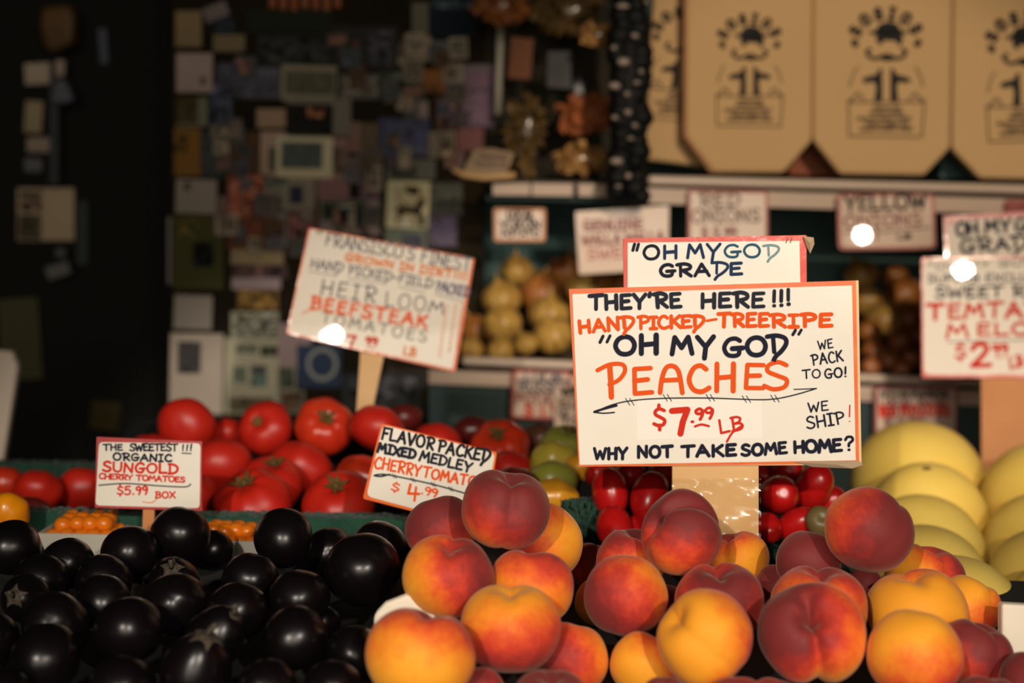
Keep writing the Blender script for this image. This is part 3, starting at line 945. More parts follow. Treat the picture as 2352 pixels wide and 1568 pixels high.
# cellophane bags of dried slices
BAGG = 'cellophane bags of dried slices on the upper shelf'


def slice_heap(mbq, cx, cy, rx, ry, Y, n, seed, size):
    rr = random.Random(seed)
    for i in range(n):
        a, q = rr.uniform(0, 6.283), math.sqrt(rr.random())
        c = on_y(cx + rx * q * math.cos(a), cy + ry * q * math.sin(a), Y + rr.uniform(-.018, .018))
        t1 = Vector((rr.uniform(-1, 1), rr.uniform(-.6, .6), rr.uniform(-1, 1))).normalized()
        t2 = t1.cross(Vector((rr.uniform(-.4, .4), 1, rr.uniform(-.4, .4)))).normalized()
        s = size * rr.uniform(.6, 1.3)
        bend = t1.cross(t2) * s * .5
        mbq.add([c - t1 * s - t2 * s * .6, c + t1 * s - t2 * s * .5, c + t1 * s * 1.1 + t2 * s * .6, c - t1 * s * .8 + t2 * s * .55, c + bend],
                [(0, 1, 4), (1, 2, 4), (2, 3, 4), (3, 0, 4)])


def bag(label, outline, heap, colr, film, seed, Y=2.74, header=None, size=.012, n=90):
    cx = sum(p[0] for p in outline) / len(outline)
    by = max(p[1] for p in outline)
    b = empty('dried_fruit_bag', on_y(cx, by, Y), label, 'bag', BAGG)
    mbf = MB()
    nn = len(outline)
    front = [on_y(x, y, Y - .012) for x, y in outline]
    mid = [on_y(cx + (x - cx) * 1.0, y, Y + .02) for x, y in outline]
    cpx = sum(p[0] for p in outline) / nn; cpy = sum(p[1] for p in outline) / nn
    inner = [on_y(cpx + (x - cpx) * .62, cpy + (y - cpy) * .62, Y - .03) for x, y in outline]
    back = [on_y(cpx + (x - cpx) * .62, cpy + (y - cpy) * .62, Y + .06) for x, y in outline]
    pts = inner + mid + back
    fs = [tuple(range(nn)), tuple(range(3 * nn - 1, 2 * nn - 1, -1))]
    for i in range(nn):
        j = (i + 1) % nn
        fs += [(j, i, nn + i, nn + j), (nn + j, nn + i, 2 * nn + i, 2 * nn + j)]
    mbf.add(pts, fs)
    f = mbf.build('film', film, b, smooth=True)
    mbh = MB()
    slice_heap(mbh, *heap, Y + .005, n, seed, size)
    h = mbh.build('dried_slices', colr, b)
    h['kind'] = 'stuff'
    if header:
        mq = MB()
        mq.prism([on_y(x, y, Y - .034) for x, y in header[0]], Vector((0, .002, 0)))
        mq.build('header_label', header[1], b)
    return b


FILM = film_mat('cellophane', (.92, .92, .9, 1), .05)
CH1 = mat('brown_slices', rgb(204, 122, 56), rough=.6, var=(40, rgb(90, 52, 26), .5))
CH2 = mat('golden_slices', rgb(232, 178, 104), rough=.6, var=(40, rgb(110, 66, 34), .5))
CH3 = mat('orange_slices', rgb(226, 130, 70), rough=.6, var=(40, rgb(120, 60, 30), .5))
CH4 = mat('olive_slices', rgb(140, 106, 50), rough=.6, var=(40, rgb(60, 46, 26), .5))
bag('cellophane bag of orange-brown slices at the top, above the plain brown card', [(1090, -40), (1088, 46), (1150, 70), (1212, 56), (1216, -40)], (1150, 18, 60, 36), CH1, FILM, 1)
bag('cellophane bag of olive-brown slices at the top, right of the orange-brown bag', [(1220, -40), (1222, 70), (1290, 96), (1396, 74), (1400, -40)], (1300, 20, 80, 56), CH4, FILM, 2)
bag('tall cellophane bag of dark olive-brown slices under the plain brown card', [(1166, 178), (1160, 320), (1176, 398), (1250, 404), (1262, 300), (1250, 180)], (1208, 310, 44, 90), CH4, FILM, 3, Y=2.73)
bag('cellophane bag with a dark ring label over orange-brown slices', [(1256, 108), (1252, 210), (1276, 312), (1396, 312), (1402, 200), (1396, 110)], (1344, 262, 56, 46), CH3, FILM, 4, header=([(1258, 118), (1256, 200), (1312, 204), (1312, 118)], mat('ring_label', rgb(66, 60, 64), rough=.6, var=(16, rgb(30, 32, 36), .4))), Y=2.76)
bag('small cellophane bag of pale tan pieces near the dark strand', [(1326, 46), (1328, 112), (1420, 112), (1420, 60)], (1376, 78, 42, 22), CH2, FILM, 5, n=36, Y=2.635, size=.011)
bag('low cellophane bag of golden slices standing on the upper shelf', [(1262, 318), (1264, 404), (1330, 408), (1400, 406), (1404, 330), (1340, 322)], (1334, 368, 58, 30), CH2, FILM, 6, n=60, Y=2.72)
mb = MB()
mb.prism([on_y(x, y, 2.80) for x, y in ((1174, 84), (1166, 180), (1218, 182), (1226, 90))], Vector((0, .01, 0)))
o = mb.build('brown_card', mat('brown_card', rgb(132, 78, 44), rough=.7), origin=on_y(1196, 182, 2.8))
tag(o, 'plain brown card standing between the hanging bags and the white pole', 'card')

# dark strand of knobbly packets with pale specks
st = empty('hanging_strand', on_y(1440, 470, 2.54), 'long black hanging strand of knobbly packets flecked with pale specks, beside the tote bags', 'strand')
rr = random.Random(8)
mb = MB()
BLK = mat('black_packet', rgb(9, 11, 12), rough=.6, spec=.2)
SPK = mat('pale_speck', rgb(150, 136, 124), rough=.5)
mb.tube([on_y(1446, -60, 2.555), on_y(1444, 200, 2.555), on_y(1440, 462, 2.555)], [.028, .032, .03], 14)
mb.build('core', BLK, st, smooth=True)
for i in range(20):
    y = -40 + i * 25.5
    for s in (-1, 1):
        c = on_y(1444 + s * (18 + rr.uniform(-5, 10)), y + s * 7 + rr.uniform(-6, 6), 2.54)
        R = .021 * rr.uniform(.85, 1.2)
        m2 = MB()
        m2.surf(lambda t, p, R=R: Vector((R * math.sin(t) * math.cos(p), R * .8 * math.sin(t) * math.sin(p), R * .9 * math.cos(t))), 8, 12)
        m2.v = [v + c for v in m2.v]
        pk = m2.build('packet', BLK, st, smooth=True)
for (x, y, a, b) in ((1458, 82, 9, 6), (1432, 142, 15, 9), (1472, 164, 6, 6), (1412, 197, 14, 8), (1440, 216, 7, 6), (1442, 258, 9, 7), (1412, 270, 8, 6), (1458, 288, 7, 6), (1416, 370, 16, 8), (1443, 404, 8, 7), (1462, 190, 8, 5), (1448, 318, 9, 4), (1410, 110, 7, 6), (1430, 14, 16, 6), (1485, 4, 6, 5), (1420, 428, 8, 4)):
    c = on_y(x, y, 2.512)
    m2 = MB()
    A, B = a * .00079, b * .00079
    m2.surf(lambda t, p: Vector((A * math.sin(t) * math.cos(p), .005 * math.sin(t) * math.sin(p), B * math.cos(t))), 6, 10)
    m2.v = [v + c for v in m2.v]
    m2.build('pale_speck', SPK, st, smooth=True)

# ------------------------------------------------------------------ canvas tote bags
CANVAS = mat('tote_canvas', rgb(214, 178, 128), rough=.85, bump=(260, .12), var=(2.5, rgb(202, 164, 112), .7))
CANVAS_EDGE = mat('tote_side_canvas', rgb(176, 128, 88), rough=.85)
PRINT = mat('tote_print_black', rgb(22, 24, 26), rough=.8)
PRINTG = mat('tote_print_faint', rgb(112, 92, 70), rough=.85)
YT = 2.70


def tote(label, outline, design, Y, handles, side=None):
    cx = sum(p[0] for p in outline) / len(outline)
    by = max(p[1] for p in outline)
    t = empty('tote_bag', on_y(cx, by, Y), label, 'tote bag', 'canvas tote bags hung in a row')
    mb = MB()
    mb.prism([on_y(x, y, Y) for x, y in outline], Vector((0, .035, 0)))
    mb.build('bag_body', CANVAS, t, bevel=.006)
    for hx in handles:
        mh = MB()
        mh.tube([on_y(hx[0], -60, Y - .004), on_y(hx[0] + 8, -190, Y + .004), on_y((hx[0] + hx[1]) / 2, -254, Y + .078), on_y(hx[1] - 8, -190, Y + .004), on_y(hx[1], -60, Y - .004)], .008, 8)
        mh.build('handle', CANVAS_EDGE, t, smooth=True)
    if side:
        ms = MB()
        ms.prism([on_y(x, y, Y - .002) for x, y in side], Vector((0, .03, 0)))
        ms.build('side_fold', CANVAS_EDGE, t)
    if design is None:
        return t
    dx, dy, sc, rot = design[:4]
    clip = design[4] if len(design) > 4 else 1e9

    def D(x, y):
        u, v = (x - 707) * sc / 2.608, (y - 420) * sc / 2.608
        a = RAD(rot)
        return (dx + u * math.cos(a) - v * math.sin(a), dy + u * math.sin(a) + v * math.cos(a))

    def put(polys, material, name, lift):
        mp = MB()
        for pl in polys:
            q = [D(x, y) for x, y in pl]
            if sum(p[0] for p in q) / len(q) > clip:
                continue
            ar = sum(a[0] * b[1] - b[0] * a[1] for a, b in zip(q, q[1:] + q[:1]))
            q = q if ar < 0 else q[::-1]
            mp.poly([on_y(min(x, clip + 2), y, Y - lift) for x, y in q])
        if mp.f:
            mp.build(name, material, t)
    polys = []
    for ch, ang in zip('SOSIOS', (-66, -39, -14, 10, 35, 61)):
        a = RAD(ang)
        gx, gy = 707 + 176 * math.sin(a), 270 - 158 * math.cos(a)
        gw, strokes = GL[ch]
        for kind, pts in strokes:
            q = smooth(pts, 4) if kind == 's' else pts
            r = []
            for u, v in q:
                u2, v2 = (u - gw / 2) * 52, v * 52 - 26
                r.append((gx + u2 * math.cos(a) + v2 * math.sin(a), gy + u2 * math.sin(a) - v2 * math.cos(a)))
            polys += stroke_polys(r, 21, kind != 's')
    put(polys, PRINT, 'arched_lettering', .0016)
    fig = []
    fig.append([(648, 208), (668, 170), (712, 154), (762, 166), (788, 208)])
    fig.append([(604, 212), (648, 200), (788, 200), (828, 208), (790, 228), (650, 228)])
    fig.append([(660, 222), (784, 222), (794, 250), (780, 286), (752, 256), (694, 254), (674, 282), (652, 250)])
    for s in (-1, 1):
        def X(v):
            return 707 + s * v
        fig.append([(X(22), 400), (X(34), 398), (X(56), 432), (X(112), 446), (X(130), 462), (X(108), 476), (X(62), 470), (X(54), 500), (X(64), 576), (X(20), 566)][::s])
        fig += stroke_polys(smooth([(X(10), 330), (X(48), 348), (X(86), 340), (X(102), 312), (X(84), 302)]), 19, False)
        fig += stroke_polys(smooth([(X(168), 262), (X(160), 274)]), 34, False)
    fig += stroke_polys(smooth([(690, 340), (707, 350), (742, 344)]), 26, False)
    put(fig, PRINT, 'figure_print', .0014)
    faint = []
    for s in (-1, 1):
        def X(v):
            return 707 + s * v
        faint += stroke_polys(smooth([(X(150), 392), (X(172), 430), (X(192), 492)]), 9, False)
        faint += stroke_polys(smooth([(X(120), 560), (X(150), 530), (X(176), 560), (X(196), 566)]), 12, False)
    box = [(510, 575), (905, 575), (892, 756), (512, 752), (510, 575)]
    faint += stroke_polys(box, 10, True)
    for y, x0, x1 in ((604, 640, 780), (632, 620, 800), (662, 556, 838), (690, 600, 820), (716, 570, 846)):
        faint += text_polys('PRODUCE MARKET STREET'[:int((x1 - x0) / 12)].strip(), (x0, y + 9), (x1, y + 9), 17, 6, jitter=.06)
    put(faint, PRINTG, 'small_print', .0012)
    return t


tote('leftmost canvas tote, half hidden behind the next bag and leaning', [(1504, -60), (1476, 366), (1560, 376), (1650, 388), (1650, -60)], (1568, 146, 1.0, 3, 1574), YT + .055, [(1530, 1620)])
tote('canvas tote with black figure print, second from the dark strand, full front visible', [(1578, -60), (1576, 312), (1640, 396), (1800, 397), (1866, 322), (1868, -60)], (1722, 161, 1.0, 0), YT, [(1640, 1800)], side=[(1572, -60), (1570, 312), (1632, 396), (1641, 396), (1579, 312), (1580, -60)])
tote('canvas tote in the middle of the row, above the yellow onions tag', [(1869, -60), (1868, 322), (1930, 400), (2124, 403), (2184, 338), (2190, -60)], (2036, 166, 1.15, 0), YT, [(1940, 2110)])
tote('canvas tote cut off by the picture edge, last of the row', [(2192, -60), (2187, 342), (2252, 410), (2460, 414), (2530, 340), (2530, -60)], (2352, 176, 1.15, -2), YT, [(2270, 2440)])
mb = MB()
mb.tube([on_y(1420, -226, YT + .078), on_y(2700, -222, YT + .078)], .009, 10)
o = mb.build('hanging_rail', mat('hanging_rail_steel', rgb(110, 104, 96), rough=.4, metallic=.8), origin=on_y(2000, -232, YT + .02), smooth=True)
tag(o, 'steel rail above the row of tote bags, carrying them', 'rail')
mb = MB()
mb.prism([on_y(x, y, 2.82) for x, y in ((1812, 316), (1812, 402), (1926, 405), (1926, 316))], Vector((0, .1, 0)))
o = mb.build('cardboard_box', mat('cardboard_rust', rgb(150, 84, 56), rough=.8), origin=on_y(1870, 402, 2.82), bevel=.003)
tag(o, 'rust-brown cardboard box showing between two totes on the upper shelf', 'box')
mb = MB()
mb.prism([on_y(x, y, 2.82) for x, y in ((2160, 330), (2160, 410), (2268, 412), (2268, 330))], Vector((0, .08, 0)))
o = mb.build('teal_box', mat('teal_box_card', rgb(58, 92, 92), rough=.5), origin=on_y(2210, 410, 2.82), bevel=.003)
tag(o, 'teal box showing between the last two totes on the upper shelf', 'box')


# ------------------------------------------------------------------ fruit meshes (radius 1, stem axis +Z)
def peach_mesh(name, cleft, dimple, sq, seed, point=0.0, step=0.0):
    mb = MB()

    def fn(t, p):
        pp = (p + math.pi) % (2 * math.pi) - math.pi
        st = math.sin(t)
        g = cleft * math.exp(-abs(pp / (.30 if dimple < .5 else .20)) ** 1.4) * (st ** .45 if st > 0 else 0) * (0.30 + .70 * (1 + math.cos(t)) / 2)
        g += cleft * .9 * math.exp(-((math.pi - abs(pp)) / .40) ** 2) * math.exp(-((t - .38) / .34) ** 2)
        lobes = 0.035 * (1 - math.exp(-(pp / .5) ** 2)) * st
        d = dimple * math.exp(-(t / (.36 if dimple < .5 else .27)) ** 2) + (.12 * math.exp(-(t / .62) ** 2) if dimple >= .5 else 0)
        d2 = -.35 * dimple * math.exp(-((math.pi - t) / .22) ** 2) + point * math.exp(-((math.pi - t) / .16) ** 2)
        r = 1 - g + lobes * .6 - d + d2 + step * math.tanh(pp / .14) * math.exp(-(pp / 1.3) ** 2) * st
        x, y, z = math.sin(t) * math.cos(p), math.sin(t) * math.sin(p), math.cos(t)
        r += .05 * noise.noise(Vector((x * 1.3 + seed, y * 1.3, z * 1.3)))
        return Vector((x * r * 1.0, y * r * 1.02, z * r * sq))
    mb.surf(fn, 40, 72)
    return mb.mesh(name, PEACH, smooth=True)


PEACH = peach_mat()
PEACHES = [peach_mesh('peach_mesh', .15, .38, .95, 1.0), peach_mesh('peach_mesh', .21, .44, .93, 7.0), peach_mesh('peach_mesh', .08, .28, .98, 13.0, .05), peach_mesh('peach_mesh', .36, .70, .96, 21.0, 0.0, .075)]

TOMRED = mat('tomato_red', rgb(208, 42, 24), rough=.40, spec=.5, var=(1.6, rgb(190, 32, 22), .7))
TOMORANGE = mat('tomato_orange_red', rgb(214, 66, 28), rough=.30, var=(1.4, rgb(200, 36, 24), .7))
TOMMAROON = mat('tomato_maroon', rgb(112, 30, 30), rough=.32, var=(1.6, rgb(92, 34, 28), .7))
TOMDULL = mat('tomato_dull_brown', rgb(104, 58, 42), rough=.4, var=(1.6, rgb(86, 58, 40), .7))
TOMGREEN = mat('tomato_green', rgb(132, 142, 58), rough=.35, var=(1.4, rgb(156, 150, 56), .7))
TOMLIME = mat('tomato_yellow_green', rgb(196, 170, 58), rough=.32, var=(1.4, rgb(170, 160, 60), .7))
TOMYEL = mat('tomato_yellow', rgb(222, 158, 34), rough=.28, var=(1.4, rgb(206, 140, 34), .7))
TOMGOLD = mat('tomato_gold', rgb(246, 158, 16), rough=.25, var=(1.4, rgb(240, 140, 14), .7))
CALYX = mat('calyx_dry_green', rgb(112, 80, 28), rough=.8, var=(9, rgb(80, 66, 28), .6))
CALYXB = mat('stem_scar_brown', rgb(120, 84, 34), rough=.85)


def tomato_mesh(name, material, lobes, amp, sq, seed):
    mb = MB()

    def fn(t, p):
        st = max(0.0, math.sin(t))
        r = 1 - amp * (.5 + .5 * math.cos(lobes * p + seed)) * st ** .6 * (.35 + .65 * (1 + math.cos(t)) / 2) - .30 * math.exp(-(t / .34) ** 2) - .05 * math.exp(-((math.pi - t) / .3) ** 2)
        x, y, z = math.sin(t) * math.cos(p), math.sin(t) * math.sin(p), math.cos(t)
        r += .05 * noise.noise(Vector((x * 1.2 + seed, y * 1.2, z * 1.2)))
        return Vector((x * r * 1.03, y * r * 1.03, z * r * sq))
    mb.surf(fn, 28, 56)
    return mb.mesh(name, material, smooth=True)


def calyx_mesh():
    mb = MB()
    mb.lathe([(.0, .70), (.10, .71), (.15, .745), (.05, .78), (.045, .83), (0, .84)], 10)
    rr = random.Random(3)
    for k in range(6):
        a = 2 * math.pi * k / 6 + rr.uniform(-.2, .2)
        l = rr.uniform(.30, .44)
        e, s = Vector((math.cos(a), math.sin(a), 0)), Vector((-math.sin(a), math.cos(a), 0))
        pts = [e * .08 - s * .07 + Vector((0, 0, .76)), e * .08 + s * .07 + Vector((0, 0, .76)), e * l * .6 + s * .08 + Vector((0, 0, .80)), e * l * .6 - s * .08 + Vector((0, 0, .80)), e * l + Vector((0, 0, .84)), e * l * .6 + Vector((0, 0, .83))]
        mb.add(pts, [(0, 1, 2, 5), (0, 5, 3), (5, 2, 4), (3, 5, 4)])
    return mb.mesh('calyx_mesh', CALYX, smooth=True)


CALYX_ME = calyx_mesh()
_m = MB(); _m.lathe([(.0, .72), (.12, .725), (.2, .78), (.16, .81), (.0, .77)], 14)
SCAR_ME = _m.mesh('stem_scar_mesh', CALYXB, smooth=True)


def roma_mesh():
    mb = MB()

    def fn(t, p):
        st = math.sin(t)
        w = 1.0 + .10 * math.cos(t - 2.2)
        r = .74 * w * (st ** .82 if st > 0 else 0)
        r *= 1 - .02 * math.cos(3 * p)
        z = 1.12 * math.cos(t) - .07 * math.exp(-(t / .3) ** 2)
        return Vector((r * math.cos(p), r * math.sin(p), z))
    mb.surf(fn, 24, 36)
    return mb.mesh('roma_mesh', mat('roma_red', rgb(196, 26, 22), rough=.27, var=(1.5, rgb(176, 18, 20), .7)), smooth=True)


ROMA = roma_mesh()
EGG = mat('eggplant_black', rgb(9, 6, 8), rough=.30, spec=.37, coat=.0, coat_rough=.06, var=(2, rgb(15, 9, 12), .7), bump=(5, .03))


def eggplant_mesh(seed, longness, fold):
    mb = MB()

    def fn(t, p):
        st = max(0.0, math.sin(t))
        z = math.cos(t)
        r = st ** .86 * (1.0 - .20 * (z > 0) * z - .03 * math.cos(2 * p + seed))
        r *= 1 - fold * math.exp(-(((p - 1.0 + math.pi) % (2 * math.pi) - math.pi) / .2) ** 2) * (z < .3)
        zz = z * longness
        v = Vector((r * math.cos(p), r * math.sin(p), zz))
        return v * (1 + .05 * noise.noise(Vector((v.x + seed, v.y, v.z))))
    mb.surf(fn, 28, 48)
    return mb.mesh('eggplant_mesh', EGG, smooth=True)


EGGS = [eggplant_mesh(1.0, 1.10, .0), eggplant_mesh(5.0, 1.16, .03), eggplant_mesh(9.0, 1.06, .06)]


def egg_calyx(longness):
    mb = MB()
    rr = random.Random(4)
    n = 30
    rings = []
    for i, (t, lift) in enumerate(((.06, .07), (.18, .05), (.30, .04), (.40, .035))):
        ring = []
        for k in range(n):
            p = 2 * math.pi * k / n
            tt = t + (.30 * max(0, math.cos(5 * p)) ** 1.6 - .10 if i == 3 else 0) + (.10 * math.cos(5 * p) if i == 2 else 0)
            st = math.sin(tt)
            r = st ** .86 * (1.0 - .20 * math.cos(tt)) + lift * .6
            ring.append(Vector((r * math.cos(p), r * math.sin(p), math.cos(tt) * longness + lift)))
        rings.append(ring)
    pts = [p for r in rings for p in r]
    fs = [(i * n + k, (i + 1) * n + k, (i + 1) * n + (k + 1) % n, i * n + (k + 1) % n) for i in range(3) for k in range(n)]
    fs.append(tuple(range(n)))
    mb.add(pts, fs)
    return mb.mesh('eggplant_calyx_mesh', mat('eggplant_calyx', rgb(26, 26, 20), rough=.7, spec=.2, var=(6, rgb(84, 72, 60), .4)), smooth=True)


def egg_stem(longness):
    mb = MB()
    mb.tube([(0, 0, longness + .05), (.03, 0, longness + .22), (.10, .02, longness + .36), (.16, .03, longness + .42)], [.10, .08, .085, .09], 10)
    return mb.mesh('eggplant_stem_mesh', mat('eggplant_stem', rgb(66, 60, 46), rough=.8), smooth=True)


EGG_CAL, EGG_STEM = egg_calyx(1.1), egg_stem(1.1)

MELON = mat('melon_rind', rgb(236, 208, 108), rough=.45, spec=.3, var=(1.6, rgb(228, 192, 84), .8))


def melon_mesh():
    mb = MB()

    def fn(t, p):
        x, y, z = math.sin(t) * math.cos(p), math.sin(t) * math.sin(p), math.cos(t)
        r = 1 + .025 * noise.noise(Vector((x * 1.2, y * 1.2, z * 1.2)))
        return Vector((x * r, y * r, z * r * 1.03))
    mb.surf(fn, 30, 54)
    return mb.mesh('melon_mesh', MELON, smooth=True)


MELON_ME = melon_mesh()
_m = MB(); _m.lathe([(.0, 1.035), (.05, 1.036), (.075, 1.03), (.09, 1.015), (.1, .99)], 14)
MSCAR_ME = _m.mesh('melon_scar_mesh', mat('melon_scar', rgb(120, 100, 50), rough=.8), smooth=True)

ON_Y = striped_skin('onion_yellow_skin', rgb(178, 138, 66), rgb(196, 156, 76), rgb(140, 90, 42), 3.2)
ON_B = striped_skin('onion_brown_skin', rgb(190, 128, 62), rgb(172, 108, 50), rgb(130, 78, 40), 3.2)
ON_R = striped_skin('shallot_skin', rgb(190, 122, 66), rgb(160, 96, 54), rgb(120, 70, 42), 3.0)


def onion_mesh(name, material, sq):
    mb = MB()

    def fn(t, p):
        st = max(0, math.sin(t))
        r = st * (1 - .03 * math.cos(7 * p))
        z = math.cos(t) * sq
        if t < .55:
            q = 1 - t / .55
            z += .30 * q ** 1.5
            r *= 1 - .42 * math.sin(q * math.pi) * .6
        return Vector((r * math.cos(p), r * math.sin(p), z))
    mb.surf(fn, 26, 36)
    return mb.mesh(name, material, smooth=True)


ONION_ME = {'y': onion_mesh('onion_mesh', ON_Y, .88), 'b': onion_mesh('onion_mesh', ON_B, .9), 'r': onion_mesh('shallot_mesh', ON_R, .86)}
_m = MB()
_m.tube([(0, 0, 1.08), (.02, 0, 1.24), (.05, .02, 1.38)], [.10, .06, .03], 8)
TUFT_ME = _m.mesh('onion_tuft_mesh', mat('onion_tuft', rgb(206, 172, 116), rough=.7), smooth=True)


# ------------------------------------------------------------------ piling
class Ball:
    def __init__(self, px, py, r, d, **kw):
        self.px, self.py, self.rp, self.d, self.kw = px, py, r, d, kw

    @property
    def c(self):
        return P(self.px, self.py, self.d)

    @property
    def R(self):
        return self.rp * self.d / FPX


def settle(balls, tight=.97, steps=400, dmax=9, pull=1.0):
    """Push the farther one of two touching fruits back along its line of sight until the heap has no clashes."""
    for _ in range(steps):
        worst = 0
        for i in range(len(balls)):
            for j in range(i + 1, len(balls)):
                a, b = balls[i], balls[j]
                need = tight * (a.R + b.R)
                gap = need - (a.c - b.c).length
                if gap > 0:
                    worst = max(worst, gap)
                    far, near = (a, b) if a.d > b.d else (b, a)
                    far.d = min(dmax, far.d + min(.004, gap * .6))
                    near.d -= min(.001, gap * .12) * pull
        if worst < 2e-4:
            break
    return balls


def frame_from(axis, spin_dir):
    """Rotation whose +Z is AXIS and whose +X points as far as it can along SPIN_DIR."""
    z = axis.normalized()
    x = spin_dir - z * spin_dir.dot(z)
    if x.length < 1e-4:
        x = Vector((1, 0, 0)) - z * z.x
    x.normalize()
    y = z.cross(x)
    return Matrix((x, y, z)).transposed()


def put(name, me, ball, rot, label, cat, group, scale=1.0):
    o = bpy.data.objects.new(name, me)
    M = rot.to_4x4() @ Matrix.Scale(ball.R * scale, 4)
    M.translation = ball.c
    o.matrix_world = M
    col.objects.link(o)
    return tag(o, label, cat, group)


def part(name, me, parent):
    o = bpy.data.objects.new(name, me)
    o.parent = parent
    col.objects.link(o)
    return o


def deck(name, balls, material, y_front, y_back, x0=None, x1=None, slope=None):
    """The sloping board a heap lies on: a wedge on the counter just under the lowest fruits."""
    ys = [b.c.y for b in balls]
    zs = [b.c.z - b.R for b in balls]
    if slope is None:
        n = len(balls); my, mz = sum(ys) / n, sum(zs) / n
        slope = max(0.0, sum((y - my) * (z - mz) for y, z in zip(ys, zs)) / max(1e-6, sum((y - my) ** 2 for y in ys)))
        slope = min(slope, .5)
    a = min(b.c.z - b.R * math.sqrt(1 + slope * slope) - slope * b.c.y for b in balls) - .002
    xs = [b.c.x for b in balls]
    x0 = min(xs) - .06 if x0 is None else x0
    x1 = max(xs) + .06 if x1 is None else x1
    za, zb = a + slope * y_front, a + slope * y_back
    lo = min(.925, za - .01)
    pts = [(x0, y_front, lo), (x1, y_front, lo), (x1, y_back, lo), (x0, y_back, lo), (x0, y_front, za), (x1, y_front, za), (x1, y_back, zb), (x0, y_back, zb)]
    mb = MB()
    mb.add(pts, [(0, 3, 2, 1), (4, 5, 6, 7), (0, 1, 5, 4), (1, 2, 6, 5), (2, 3, 7, 6), (3, 0, 4, 7)])
    return structure(mb.build(name, material)), za, zb


